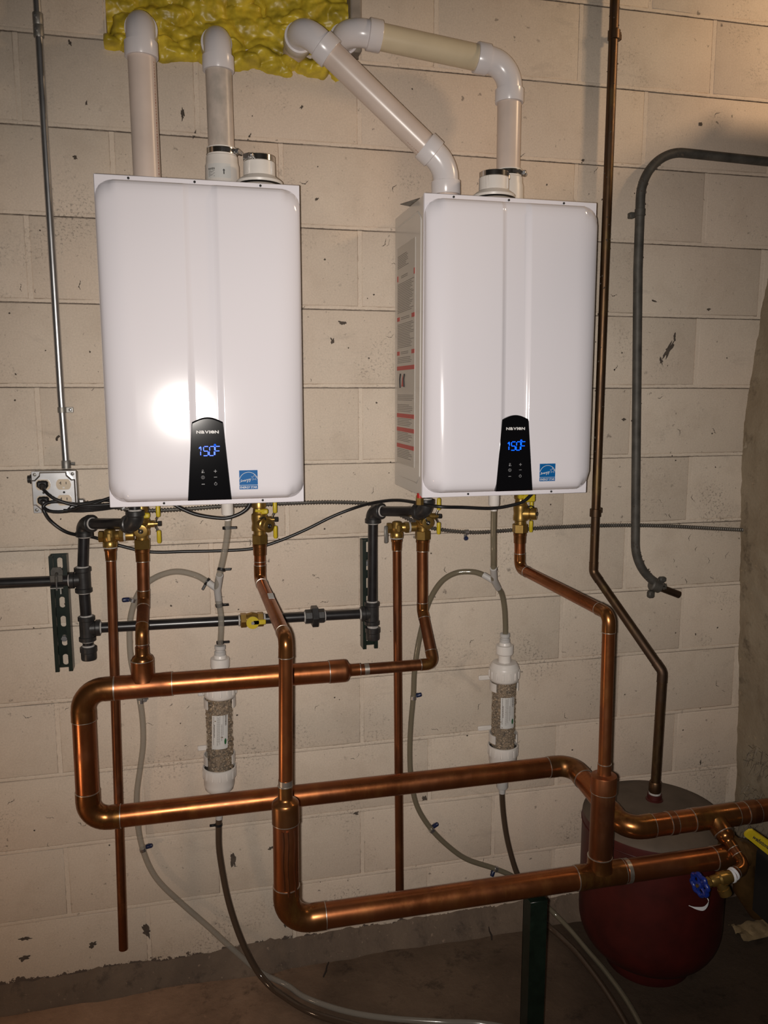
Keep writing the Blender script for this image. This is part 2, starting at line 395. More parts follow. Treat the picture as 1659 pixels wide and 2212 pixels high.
def reducer(root, P, d, r1, r2, L1, L2, mf, ring=True, flat=False):
    """cup for r1 behind P, cone, cup for r2 ahead of P"""
    P = V(P); d = V(d).normalized(); a, b = r1*1.06, r2*1.08
    pr = [(a, -L1), (a, -.003), (a*.97, 0), (b*1.20, .0012), (b*1.02, .003), (b, .006), (b, .016+L2)] if flat else None
    c = MB().lathe(pr or [(a, -L1), (a, -0.005), (a*0.975, 0.0), (a*0.90, 0.0035), (b*1.18, 0.0075), (b*1.03, 0.0105), (b, 0.014), (b, 0.016+L2)], P, d, 28).build('reducer', mf, root)
    if ring: solder(c, P-d*L1, d, a*0.985); solder(c, P+d*(0.016+L2), d, b*0.985)
    return c

# ================================================================== the setting
BW, BH, JT = 0.4064, 0.2032, 0.0100
FLOOR = -0.02
OX0, OX1, OZ0 = 0.2032, 0.8128, 12*BH           # opening in the wall that the foam fills
XL, XR = -2*BW, 6*BW
# mortar body of the wall, flush strips in the joints
m = MB()
def slab(x0, x1, z0, z1, y0=0.0045, y1=0.06): m.box(((x0+x1)/2, (y0+y1)/2, (z0+z1)/2), (x1-x0, y1-y0, z1-z0))
slab(XL, OX0, FLOOR, 3.05); slab(OX1, XR, FLOOR, 3.05); slab(OX0, OX1, FLOOR, OZ0-0.006)
for j in range(-2, 12):
    z = (12-j)*BH
    spans = [(XL, XR)] if j > 0 else [(XL, OX0), (OX1, XR)]
    if j == 0: spans = [(XL, XR)]
    for x0, x1 in spans:
        n = int((x1-x0)/0.006); vs = []; fs = []
        for i in range(n+1):
            x = x0+(x1-x0)*i/n; k = noise.noise(V((x*9, z*7, 0)))*0.0007; q = noise.noise(V((x*14, z*7, 5)))*0.0012+noise.noise(V((x*70, z*7, 5)))*0.0009; q2 = noise.noise(V((x*14, z*7, 15)))*0.0014+noise.noise(V((x*70, z*7, 15)))*0.0011
            vs += [(x, 0.006, z-0.0046+q), (x, -0.0002+k, z-0.0038+q), (x, -0.0012+k, z+0.001), (x, -0.0003+k, z+0.0052+q2), (x, 0.006, z+0.0062+q2)]
        for i in range(n): fs += [(i*5+a, i*5+a+1, i*5+a+6, i*5+a+5) for a in range(4)]
        m.add(vs, fs)
wall = m.build('wall_back', 'mortar_paint', None, 30, kind='structure')
def block_mesh(wd):
    m = MB(); a, h = (wd-JT)/2, (BH-JT)/2; e = 0.0032
    vs = [(x*(a-e), 0, z*(h-e)) for x, z in ((-1, -1), (1, -1), (1, 1), (-1, 1))] + [(x*(a-0.0008), 0.0011, z*(h-0.0008)) for x, z in ((-1, -1), (1, -1), (1, 1), (-1, 1))] \
       + [(x*a, 0.0035, z*h) for x, z in ((-1, -1), (1, -1), (1, 1), (-1, 1))] + [(x*a, 0.055, z*h) for x, z in ((-1, -1), (1, -1), (1, 1), (-1, 1))]
    fs = [(0, 1, 2, 3)]
    for k in range(3): fs += [(k*4+i, k*4+(i+1) % 4, k*4+4+(i+1) % 4, k*4+4+i) for i in range(4)]
    m.add(vs, fs); o = m.build('concrete_block', 'block_paint', None, 50); me = o.data; bpy.data.objects.remove(o); return me
full, half = block_mesh(BW), block_mesh(BW/2)
hm = MB()
for j in range(-3, 12):
    zc = (12-j)*BH - BH/2; off = 0.0 if j % 2 == 0 else 0.5
    for i in range(-3, 7):
        x0 = (i+off)*BW; x1 = x0+BW; me = full
        if x0 < XL-0.01 or x1 > XR+0.25: continue
        if j < 0 and x1 > OX0+0.01 and x0 < OX1-0.01:
            if x0 < OX0-0.01: x1 = OX0; me = half
            elif x1 > OX1+0.01: x0 = OX1; me = half
            else: continue
        o = bpy.data.objects.new('concrete_block', me); COL.objects.link(o); o.parent = wall
        o.location = ((x0+x1)/2, rnd.uniform(-0.0006, 0.0006), zc)
        # head joint strip on the right of the block
        if not (j < 0 and abs(x1-OX0) < 0.02):
            n = 32; vs = []; fs = []; zz = [zc-BH/2+0.004+(BH-0.008)*q/n for q in range(n+1)]
            for z in zz:
                k = noise.noise(V((x1*5, z*23, 3)))*0.0007; q = noise.noise(V((x1*5, z*60, 9)))*.0012+noise.noise(V((x1*5, z*160, 9)))*.0008; q2 = noise.noise(V((x1*5, z*60, 19)))*.0012
                vs += [(x1-0.0060+q, 0.005, z), (x1-0.0052+q, 0.0006+k, z), (x1+0.0056+q2, 0.0003+k, z), (x1+0.0072+q2, 0.003, z)]
            for q in range(n): fs += [(q*4+a, q*4+a+1, q*4+a+5, q*4+a+4) for a in range(3)]
            hm.add(vs, fs)
hm.build('head_joints', 'mortar_paint', wall, 30, kind='stuff')
# larger flakes where the paint has come away: x, z, width, height, tilt
CH_ = [(0.372, 2.282, .010, .034, .05), (1.735, 1.735, .020, .075, -.55), (1.712, 1.70, .012, .028, .3), (1.752, 1.77, .009, .026, .1), (0.738, 1.743, .013, .016, .4),
       (0.198, 0.125, .022, .046, .35), (0.055, 0.108, .020, .022, -.6), (-.115, 0.155, .034, .012, -.1), (0.04, 1.063, .010, .024, .2), (-.12, 0.098, .034, .016, .1),
       (0.765, 1.79, .022, .012, .0), (0.398, 2.235, .007, .02, -.5), (0.532, 2.24, .006, .024, -.4), (1.80, 2.36, .014, .012, .2), (1.44, 2.24, .012, .012, -.3),
       (0.545, 0.325, .016, .012, .2), (0.44, 0.305, .018, .05, .15), (0.60, 0.125, .02, .03, -.5), (0.585, 0.085, .012, .036, .15), (0.795, 0.40, .018, .014, 0.),
       (0.15, 2.29, .006, .016, 0.), (0.118, 2.165, .012, .010, -.6), (1.925, 0.43, .007, .022, .1), (1.88, 0.86, .005, .008, 0.), (1.00, 0.42, .018, .018, 0.), (1.05, 2.215, .010, .022, .5),
       (1.60, 1.53, .014, .012, .2), (0.70, 2.10, .012, .007, .3), (0.665, 2.32, .012, .007, .9), (0.12, 2.42, .008, .014, .2), (1.86, 1.85, .014, .009, .3), (1.68, 1.87, .02, .006, -.4)]
for x, z, a, b, tl in CH_:
    mb = MB(); n = 26; poly = []
    for k in range(n):
        q = 2*PI*k/n; r = 0.5*max(.2, 0.78+0.75*noise.noise(V((math.cos(q)*1.6+x*31, math.sin(q)*1.6+z*17, 2)))+0.35*noise.noise(V((math.cos(q)*5+x*31, math.sin(q)*5+z*17, 7))))
        u, v_ = a*r*math.cos(q), b*r*math.sin(q); poly.append((u*math.cos(tl)-v_*math.sin(tl), u*math.sin(tl)+v_*math.cos(tl)))
    mb.prism(poly, (x, -0.0010, z), X, Z, Y, 0.0008); mb.build('paint_flake', 'dust', wall)

# thin scratches and specks in the paint, far too many to tell apart
r5 = random.Random(21); mb = MB()
for k in range(330):
    x = r5.uniform(-.35, 2.0); z = r5.triangular(.06, 2.62, 1.9 if k % 3 else .4)
    if OX0-.02 < x < OX1+.02 and z > 2.40: continue
    if k % 2:
        L_ = r5.uniform(.006, .024); a = r5.uniform(0, PI); w_ = r5.uniform(.0006, .0014); pts = []
        for q in range(12): t_ = q/11-.5; cv = .16*L_*math.sin(q*.45+k)+.03*L_*math.sin(q*1.7+k*3); pts.append((x+L_*t_*math.cos(a)-cv*math.sin(a), z+L_*t_*math.sin(a)+cv*math.cos(a)))
        vs = []
        for q, (u, v_) in enumerate(pts): ww = w_*(.25+.9*math.sin(PI*(q+.3)/11.6)*(.6+.4*math.sin(q*2.1+k))); vs += [(u-ww*math.sin(a), -.0011, v_+ww*math.cos(a)), (u+ww*math.sin(a), -.0011, v_-ww*math.cos(a))]
        mb.add(vs, [(2*q, 2*q+1, 2*q+3, 2*q+2) for q in range(11)])
    else:
        r_ = r5.uniform(.0009, .0030); mb.add([(x+r_*(.6+.7*r5.random())*math.cos(2*PI*q/7), -.0011, z+r_*(.6+.7*r5.random())*math.sin(2*PI*q/7)) for q in range(7)], [tuple(range(7))])
mb.build('paint_scratches', 'dust', wall, kind='stuff')

# opening: concrete jamb on its right side
MB().box((0.797, 0.005, 2.76), (0.028, 0.10, 0.63), None, 0.004).build('trim_1', 'jamb_grey', None, kind='structure')

# floor
m = MB(); nx, ny = 150, 90; vs = []; fs = []
for i in range(nx+1):
    for k in range(ny+1):
        x = -1.1+4.1*i/nx; y = 0.02-2.7*k/ny
        vs.append((x, y, FLOOR + 0.0035*noise.noise(V((x*4, y*4, 0))) + 0.0016*noise.noise(V((x*17, y*17, 3))) - 0.004))
for i in range(nx): fs += [(i*(ny+1)+k, i*(ny+1)+k+1, (i+1)*(ny+1)+k+1, (i+1)*(ny+1)+k) for k in range(ny)]
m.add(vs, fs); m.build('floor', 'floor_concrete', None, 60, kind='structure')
# rough mortar cove along the foot of the wall
m = MB(); n = 260; vs = []; fs = []
for i in range(n+1):
    x = XL+(2.6-XL)*i/n
    q = noise.noise(V((x*5, 1, 0))); q2 = noise.noise(V((x*23, 2, 0))); q3 = noise.noise(V((x*70, 3, 0)))
    top = 0.030+0.012*q+0.008*q2+0.006*q3 + 0.010*min(1, max(0, x/0.8)); wd = 0.050+0.016*q+0.004*q2
    vs += [(x, 0.004, top), (x, -0.003, top-0.004), (x, -0.007-0.003*abs(q2), top-0.018), (x, -wd*0.45, FLOOR+0.022+0.004*q2), (x, -wd*0.85, FLOOR+0.006+0.003*q3), (x, -wd, FLOOR-0.004), (x, -wd, FLOOR-0.012), (x, 0.004, FLOOR-0.012)]
for i in range(n): fs += [(i*8+a, i*8+a+1, i*8+a+9, i*8+a+8) for a in range(7)]
m.add(vs, fs); m.build('baseboard_back', 'cove_concrete', None, 60, kind='structure')

# rendered chimney breast at the right
def chx(z):
    pts = [(-.03, 2.078), (.33, 2.064), (.8, 2.041), (1.25, 2.014), (1.466, 2.003), (1.60, 2.012), (1.81, 2.035), (1.95, 2.056), (2.3, 2.13), (2.6, 2.2)]
    for (a, p), (b, q) in zip(pts, pts[1:]):
        if z <= b: return p+(q-p)*(z-a)/(b-a)
    return 2.2
m = MB(); nz, nq = 130, 26; vs = []; fs = []
for i in range(nz+1):
    z = FLOOR-0.01+2.45*i/nz; xl = chx(z)
    for k in range(nq+1):
        y = 0.01-0.36*k/nq; b = 0.006*noise.noise(V((3, y*22, z*12)))+0.004*noise.noise(V((9, y*60, z*40)))+0.016*noise.noise(V((2, y*5, z*4)))*min(1, k/4)
        vs.append((xl+b+0.03*(k/nq)**2, y, z))
    vs += [(3.0, -0.35, z), (3.0, 0.01, z)]
st = nq+3
for i in range(nz): fs += [(i*st+k, i*st+(k+1) % st, (i+1)*st+(k+1) % st, (i+1)*st+k) for k in range(st)]
fs.append(tuple(range(nz*st, nz*st+st)))
m.add(vs, fs)
ch = thing('chimney_breast', (2.3, -0.15, FLOOR), 'bulging mass of rough brown render at the right end of the block wall', 'chimney')
m.build('render_coat', 'chimney_render', ch, 70)
# torn flap of paper hanging off its edge
m = MB(); vs = []; fs = []
for i in range(9):
    t = i/8; w_ = 0.006+0.030*math.sin(PI*min(1, t*1.1))
    c = V((2.020-0.022*t, -0.012-0.012*math.sin(3*t), 1.575-0.135*t)); vs += [c, c+V((w_, -0.006, 0.006*math.sin(9*t))), c+V((w_, -0.0052, 0.006*math.sin(9*t))), c+V((0, 0.0008, 0))]
for i in range(8): fs += [(i*4+a, i*4+(a+1) % 4, i*4+4+(a+1) % 4, i*4+4+a) for a in range(4)]
m.add(vs, fs); m.build('torn_flap', 'chimney_render', ch)

# spray foam stuffed in the opening
puffs = []
for k in range(120):
    x = rnd.uniform(OX0-0.01, 0.80); z = rnd.uniform(2.42, 2.75); r = rnd.uniform(0.012, 0.060); puffs.append((x, z, r*rnd.uniform(0.8, 1.7), r, rnd.uniform(0.012, 0.040)))
for k in range(34):
    x = OX0+0.012+0.575*k/33+rnd.uniform(-.008, .008); r = rnd.uniform(0.014, 0.026); puffs.append((x, 2.432+0.012*math.sin(k*1.3)+rnd.uniform(-.008, .006) - (0.012 if x > 0.5 else 0), r*1.7, r, rnd.uniform(.034, .056)))
m = MB(); nx, nz = 190, 112; vs = []; fs = []
for i in range(nx+1):
    for k in range(nz+1):
        x = OX0-0.006+(0.800-OX0)*i/nx; z = 2.385+0.365*k/nz; h = 0.0
        xx = x+0.026*noise.noise(V((x*14, z*26, 0)))+0.005*noise.noise(V((x*60, z*60, 0))); zz = z+0.012*noise.noise(V((x*16, z*22, 9)))+0.004*noise.noise(V((x*60, z*60, 9)))
        for px, pz, rx, rz, d in puffs:
            a = 1-((xx-px)/rx)**2-((zz-pz)/rz)**2
            if a > 0: h = max(h, d*math.sqrt(a)+0.3*d)
        vs.append((x, 0.032-h*1.05+0.005*noise.noise(V((x*38, z*70, 4)))+0.002*noise.noise(V((x*110, z*110, 4))), z))
for i in range(nx): fs += [(i*(nz+1)+k, i*(nz+1)+k+1, (i+1)*(nz+1)+k+1, (i+1)*(nz+1)+k) for k in range(nz)]
# back it so that the foam is a solid plug
b0 = len(vs); vs += [(OX0-0.006, 0.06, 2.385), (0.794, 0.06, 2.385), (0.794, 0.06, 2.75), (OX0-0.006, 0.06, 2.75)]; fs.append((b0, b0+1, b0+2, b0+3))
m.add(vs, fs)
fo = thing('spray_foam', (0.5, 0, 2.40), 'lumpy yellow expanding foam filling the wall opening around the vent pipes', 'foam')
m.build('foam_plug', 'foam_yellow', fo, 80)

# ================================================================== water heaters
def heater(x0, x1, lab, side_label, collar3, pvc1, pvc2):
    z0, z1, yb, yf = 1.3565, 2.0615, -0.012, -0.285; xc = (x0+x1)/2; W_ = x1-x0
    h = thing('water_heater', (xc, -0.15, z0), lab, 'water heater', 'wall-hung tankless heaters')
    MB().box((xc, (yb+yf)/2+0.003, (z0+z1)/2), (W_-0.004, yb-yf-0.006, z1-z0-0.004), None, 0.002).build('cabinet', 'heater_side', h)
    # pressed panel line on both flanks
    for sx in (-1, 1):
        xs = xc+sx*(W_/2-0.002); m = MB()
        m.tube(fillet([(xs, -0.262, z0+0.05), (xs, -0.262, z1-0.05), (xs, -0.262+0.03, z1-0.03), (xs, -0.05, z1-0.03)], 0.012), 0.0022, 8)
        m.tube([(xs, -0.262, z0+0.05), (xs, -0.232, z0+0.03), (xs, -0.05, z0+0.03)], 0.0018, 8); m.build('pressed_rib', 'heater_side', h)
    m = MB().box((xc, yf, (z0+z1)/2), (W_, 0.010, z1-z0), None, 0.0015); m.build('front_frame', 'heater_white', h)
    # domed cover
    a, b, Rc = W_/2-0.0015, (z1-z0)/2-0.0125, 0.036; zc = (z0+z1)/2; yc0 = yf-0.005; D = 0.040
    tilt = lambda z: 0.0030*(1-(z/b)**2)-0.0095*z/b; face = lambda zz: yc0-D-tilt(zz-zc)
    xs = sorted(set([round(-a+2*a*i/56, 5) for i in range(57)] + [-a+q for q in (.001, .002, .004, .006, .01)] + [a-q for q in (.001, .002, .004, .006, .01)] + [-.036, -.034, -.0245, -.022, .022, .0245, .034, .036]))
    zs = sorted(set([round(-b+2*b*i/60, 5) for i in range(61)] + [-b+q for q in (.001, .002, .004, .006, .01)] + [b-q for q in (.001, .002, .004, .006, .01)]))
    pf = lambda t: math.sqrt(max(0.0, 1-(1-min(1, t))**2))
    vs = []; nz = len(zs)
    for x in xs:
        for z in zs:
            px, pz = x, z; ox, oz = abs(x)-(a-Rc), abs(z)-(b-Rc)
            if ox > 0 and oz > 0:
                L = math.hypot(ox, oz)
                if L > Rc: px = math.copysign(a-Rc+ox/L*Rc, x); pz = math.copysign(b-Rc+oz/L*Rc, z); d = 0.0
                else: d = Rc-L
                dx = dz = d
            else: dx, dz = a-abs(x), b-abs(z)
            hgt = 0.007+(D-0.007)*pf(dx/0.062)**1.0*pf(dz/0.026)**0.8 + tilt(z)*pf(dx/0.062)*pf(dz/0.026)
            g = abs(px)
            if g < 0.036: hgt -= 0.0058*(1.0 if g < 0.0245 else (0.036-g)/0.0115)*pf(dz/0.012)
            vs.append((xc+px, yc0-hgt, zc+pz))
    fs = [(i*nz+k, i*nz+k+1, (i+1)*nz+k+1, (i+1)*nz+k) for i in range(len(xs)-1) for k in range(nz-1)]
    m = MB().add(vs, fs); n = 10; rim = []
    for cx, cz, q0 in ((a-Rc, b-Rc, 0), (-a+Rc, b-Rc, PI/2), (-a+Rc, -b+Rc, PI), (a-Rc, -b+Rc, 1.5*PI)):
        rim += [(cx+Rc*math.cos(q0+PI/2*k/n), cz+Rc*math.sin(q0+PI/2*k/n)) for k in range(n+1)]
    rv = [(xc+x, yc0-0.0072, zc+z) for x, z in rim]+[(xc+x, yc0+0.001, zc+z) for x, z in rim]; N = len(rim)
    m.add(rv, [(i, (i+1) % N, N+(i+1) % N, N+i) for i in range(N)])
    m.build('front_cover', 'heater_white', h, 60)
    # little black screws along the frame
    for sx, zz in ((-.146, z1-.006), (-.01, z1-.006), (.13, z1-.006), (-.10, z0+.0065), (.12, z0+.0065)):
        MB().lathe([(.0026, 0), (.0026, .002), (.001, .003)], (xc+sx, yf-.005, zz), -Y, 12).build('screw', 'black_matt', h)
    # control panel
    zt, zb = 1.5555, 1.3735; yp = face(1.46)-0.0035
    top = [(-.033+.066*t/12, zt-.0105+.0105*math.sin(PI*t/12)) for t in range(13)]
    poly = [(-.0475, zb), (.0475, zb), (.034, zt-.016)] + top[::-1] + [(-.034, zt-.016)]
    pf_ = lambda z: face(min(1.55, max(1.385, z)))-0.0035-yp
    m = MB().prism(poly, (xc, yp+.011, 0), X, Z, -Y, .009)
    inner = [(x*.965, zb+.003+(z-zb)*(0.965 if z > 1.53 else .975)) for x, z in poly]; n = len(poly)
    k0 = len(m.v); m.v += [V((xc+x, yp+.002, z)) for x, z in poly]+[V((xc+x, yp, z)) for x, z in inner]
    m.f += [(k0+i, k0+(i+1) % n, k0+n+(i+1) % n, k0+n+i) for i in range(n)]+[tuple(range(k0+n, k0+2*n))]
    for q in m.v: q.y += pf_(q.z)
    pn = m.build('control_panel', 'black_gloss', h, 25)
    ye = yp-.0004; P2 = lambda ox, oz: (lambda x, y: V((xc+ox+x, ye, oz+y)))
    def lay(mb):
        for q in mb.v: q.y += pf_(q.z)
        return mb
    m = MB(); cx = -.0245                               # wordmark, six wide letters of one height
    for ch_, wd in (('N', .0088), ('a', .0080), ('V', .0088), ('I', .0026), ('e', .0080), ('N', .0088)):
        put_text(m, ch_, .01, P2(cx+wd/2, 1.5235), height=.0066, width=wd, bold=.035); cx += wd+.0006
    lay(m).build('wordmark', 'print_white', pn)
    # 150 deg F in slanted seven-segment bars
    m = MB()
    def seg7(cx, on, hh=.0100, ww=.0052, t=.0017):
        bars = {'a': (0, hh, 1), 'g': (0, 0, 1), 'd': (0, -hh, 1), 'f': (-ww, hh/2, 0), 'b': (ww, hh/2, 0), 'e': (-ww, -hh/2, 0), 'c': (ww, -hh/2, 0)}
        for s_ in on:
            bx, bz, hz = bars[s_]; sh = bz*0.10
            sz = (2*ww-.0022, .0008, t) if hz else (t, .0008, hh-.0024); m.box((xc+cx+bx+sh, ye, 1.482+bz), sz)
    seg7(-.0215, 'bc'); seg7(-.0055, 'acdfg'); seg7(.0075, 'abcdef'); seg7(.0195, 'aefg')
    m.add([V((xc-.0160, ye-.0004, 1.4928)), V((xc-.0200, ye-.0004, 1.4896)), V((xc-.0200, ye-.0004, 1.4872)), V((xc-.0160, ye-.0004, 1.4890))], [(0, 1, 2, 3)])
    m.tube([(xc+.0145+.0018*math.cos(q*PI/5), ye, 1.4950+.0018*math.sin(q*PI/5)) for q in range(10)], .0006, 6, closed=True)
    lay(m).build('temperature_digits', 'display_blue', pn, label='glowing blue 150°F readout')
    # six touch keys
    kx, kz = (-.0135, .0135), (1.4375, 1.4245, 1.4095)
    for i, (u, v_) in enumerate((u, v_) for v_ in kz for u in kx):
        m = MB(); o = V((xc+u, ye, v_))
        if i == 0: m.tube([o+V((.0016*math.cos(q), 0, .0016*math.sin(q)+.002)) for q in [k*PI/4 for k in range(8)]], .0005, 6, closed=True); m.box(o+V((-.001, 0, -.0018)), (.0030, .0006, .0030)); m.box(o+V((.0024, 0, -.0022)), (.0014, .0006, .0022))
        if i == 1: m.box(o, (.0066, .0006, .0011)); m.box(o, (.0011, .0006, .0066))
        if i == 2: m.tube([o+V((.0034*math.cos(q), 0, .0034*math.sin(q))) for q in [k*PI/8 for k in range(16)]], .0005, 6, closed=True); m.box(o, (.0009, .0006, .0040))
        if i == 3: m.box(o, (.0066, .0006, .0011))
        if i == 4: m.box(o, (.0066, .0006, .0014))
        if i == 5: m.tube([o+V((.0028*math.sin(q), 0, .0028*math.cos(q))) for q in [0.5+k*(2*PI-1)/12 for k in range(13)]], .0006, 6); m.box(o+V((0, 0, .0028)), (.0010, .0006, .0030))
        lay(m).build('key_symbol', 'print_dim', pn)
    # blue efficiency sticker
    ex, ez, es = xc+.0855, 1.4165, .0405; ys = face(1.4165)-.0012
    st_ = MB().box((ex, ys+.0012, ez), (es, .0030, es+.002)).build('efficiency_sticker', 'star_blue', h, label='square blue energy sticker with white star')
    yt = ys-.0007; T = lambda ox, oz: (lambda x, y: V((ex+ox+x, yt, ez+oz+y)))
    m = MB(); put_text(m, 'ENERGY STAR', .006, T(0, -.0168), height=.0050, width=.0375, bold=.012)
    m.box((ex, yt, ez-.0118), (es, .0006, .0007))
    m.tube([(ex+.0205*math.sin(q), yt+.0002, ez-.0035+.0205*math.cos(q)) for q in [-1.30+2.60*k/20 for k in range(21)]], .0006, 6)
    star = [((.0070 if k % 2 == 0 else .0030)*math.sin(k*PI/5), (.0070 if k % 2 == 0 else .0030)*math.cos(k*PI/5)) for k in range(10)]
    m.tube([(ex+.0128+x, yt+.0002, ez+.0045+y) for x, y in star], .00045, 6, closed=True)
    scr = [(-.0195, -.0052), (-.0165, -.0040), (-.0148, -.0012), (-.0160, .0006), (-.0172, -.0016), (-.0160, -.0040), (-.0135, -.0030), (-.0122, -.0004), (-.0116, -.0036), (-.0098, -.0004), (-.0088, -.0034), (-.0068, -.0014), (-.0078, .0006), (-.0082, -.0018), (-.0062, -.0026), (-.0042, .0012), (-.0034, -.0008), (-.0014, .0014), (-.0036, -.0060), (-.0008, -.0022), (.0008, .0022), (.0012, .0000), (.0034, .0022), (.0016, -.0052), (.0058, .0030)]
    m.tube(spline([(ex+x, yt+.0002, ez+y) for x, y in scr], 4), .00040, 5)
    m.build('sticker_print', 'print_white', st_)
    # condensate spigot, drain plug under the cabinet
    nx_ = xc+(.0430 if x0 < .5 else .0030)
    MB().lathe([(.0145, .012), (.0145, -.034), (.0135, -.038), (.0085, -.040), (.0085, -.052)], (nx_, -.2, z0), Z, 22).build('condensate_spigot', 'plastic_white', h)
    # flanged collar on the top, with hose clamp
    def clamp(parent, P, r, q):
        P = V(P); c = MB().lathe([(r, -.0065), (r+.0010, -.0060), (r+.0010, .0060), (r, .0065)], P, Z, 34).build('hose_clamp', 'stainless', parent)
        d = V((math.cos(q), math.sin(q), 0)); t = V((-d.y, d.x, 0)); m = MB()
        m.box(P+d*(r+.005), (.010, .020, .012), (d, t, Z), .002); m.lathe([(.0052, 0), (.0052, .007), (.003, .009)], P+d*(r+.0065)+t*.009, t, 8); m.build('clamp_screw', 'zinc', c)
        m = MB()
        for k in range(16):
            qq = q-0.35-0.055*k*1.0; dd = V((math.cos(qq), math.sin(qq), 0)); m.box(P+dd*(r+.0011), (.0006, .0012, .008), (dd, V((-dd.y, dd.x, 0)), Z))
        m.build('band_slots', 'print_black', c)
    cx, cy = collar3
    fl = MB().lathe([(.034, -.022), (.034, -.006), (.051, -.003), (.053, .004), (.050, .007), (.043, .012), (.0365, .0165), (.0362, .046), (.0345, .047), (.0345, .060), (.0300, .0605), (.0290, .020)], (cx, cy, z1+.019), Z, 36).build('intake_collar', 'collar_white', h)
    MB().lathe([(.049, -.0015), (.0535, 0.0), (.0500, .0025)], (cx, cy, z1+.0165), Z, 34).build('gasket', 'black_rubber', fl)
    for q in (.5, 2.4, 3.9, 5.5):
        d = V((math.cos(q), math.sin(q), 0)); MB().box(V((cx, cy, z1+.051))+d*.0365, (.004, .007, .028), (d, V((-d.y, d.x, 0)), Z), .001).build('collar_rib', 'collar_white', fl)
    clamp(fl, (cx, cy, z1+.0725), .0345, PI+.75 if x0 < .5 else -PI/2+1.9)
    # exhaust collar round the second vent
    cx, cy = pvc2
    ec = MB().lathe([(.0425, -.003), (.0425, .030), (.0405, .034), (.0395, .072), (.0375, .078), (.0368, .092), (.0350, .094), (.0350, .112), (.031, .113)], (cx, cy, z1), Z, 36).build('exhaust_collar', 'collar_white', h)
    clamp(ec, (cx, cy, z1+.103), .0352, -.45)
    if x0 < .5:
        m = MB(); vs = []; r = .0412
        q0, q1 = -PI/2-.95, -PI/2+.45
        for i in range(17):
            q = q0+(q1-q0)*i/16; vs += [(cx+r*math.cos(q), cy+r*math.sin(q), z1+.038), (cx+(r-.0006)*math.cos(q), cy+(r-.0006)*math.sin(q), z1+.070)]
        m.add(vs, [(2*i, 2*i+1, 2*i+3, 2*i+2) for i in range(16)]); lb = m.build('collar_label', 'label_white', ec)
        B = lambda ox, oz: (lambda x, y: V((cx+(r+.0005)*math.sin((ox+x)/r-.25), cy-(r+.0005)*math.cos((ox+x)/r-.25), z1+oz+.035+y)))
        m = MB(); put_text(m, 'NAVIEN', .01, B(-.018, .0235), height=.0046, width=.018, bold=.03)
        f = B(.012, .017); m.add([f(-.0012, -.006), f(.0012, -.006), f(.0012, .002), f(-.0012, .002), f(-.003, .002), f(.003, .002), f(0, .006)], [(0, 1, 2, 3), (4, 5, 6)])
        for k in range(7):
            f = B(-.017, .0190-.0020*k); wd = .017-(k % 3)*.003; m.add([f(-.009, 0), f(-.009+wd, 0), f(-.009+wd, .0006), f(-.009, .0006)], [(0, 1, 2, 3)])
        m.build('label_print', 'print_black', lb)
    # neck under the first vent
    MB().lathe([(.0345, -.003), (.0345, .005), (.033, .007)], (pvc1[0], pvc1[1], z1), Z, 30).build('vent_neck', 'stainless', h)
    if side_label:
        xs_ = x0+.0012; lb = MB().box((xs_, -.128, 1.70), (.0012, .172, .555)).build('warning_label', 'label_beige', h, label='tall printed warning label with red bars on the side')
        xp = xs_-.0009; bars = []
        def bar(ya, yb_, z, hh): bars.append(MB().box((xp, (ya+yb_)/2, z), (.0006, abs(yb_-ya), hh)).build('red_bar', 'print_red', lb))
        for z in (1.671, 1.549, 1.513, 1.470): bar(-.043, -.213, z, .0105)
        for z in (1.797, 1.7095): bar(-.043, -.068, z, .010); bar(-.186, -.213, z, .010)
        bar(-.043, -.052, 1.90, .014); bar(-.204, -.213, 1.90, .014)
        m = MB(); rows = [(1.955, 1.925, .7), (1.903, 1.897, .5), (1.885, 1.812, 1), (1.799, 1.793, .55), (1.783, 1.722, 1), (1.712, 1.706, .55), (1.698, 1.684, .9), (1.602, 1.588, 1), (1.577, 1.559, .95), (1.541, 1.521, .95), (1.505, 1.480, .92), (1.461, 1.437, .95)]
        r2 = random.Random(3)
        for za, zb_, fr in rows:
            z = za
            while z >= zb_:
                L = .160*fr*r2.uniform(.72, 1.0); y0 = -.048 if fr != .55 and fr != .5 else -.082
                m.box((xp, y0-L/2, z), (.0004, L, .0013)); z -= .0042
        m.build('print_lines', 'print_grey', lb, kind='stuff')
        m = MB()
        for yy, hh in ((-.078, .022), (-.118, .020)): m.tube([(xp, yy, 1.643-hh), (xp, yy+.004, 1.643), (xp, yy-.003, 1.643+hh*.6)], .0028, 6)
        m.build('pictogram', 'print_black', lb); MB().prism([(-.012, -.016), (.012, -.016), (0, .014)], (xp, -.100, 1.640), Y, Z, X, .0004).build('pictogram', 'print_red', lb)
        MB().prism([(x0+.004, -.235), (x0+.004, -.150), (x0-.024, -.165)], (0, 0, z1-.001), X, Y, Z, .0016).build('mounting_tab', 'zinc_dull', h)
        m = MB().lathe([(.010, -.012), (.010, .010), (.006, .014)], (x0+.010, -.235, z0-.012), Z, 6); ib = m.build('drain_plug', 'brass', h)
        MB().lathe([(.0075, .0), (.0075, .012)], (x0+.006, -.25, z0-.005), Z, 12).build('plug_cap', 'red_plastic', ib)
    return h
heater(.185, .617, 'left white tankless water heater, its dark panel overlapped by a bright flash glare', False, (.538, -.195), (.289, -.17), (.458, -.12))
heater(.903, 1.337, 'right white tankless water heater with a red-barred warning label on its flank', True, (1.108, -.195), (1.001, -.15), (1.183, -.10))

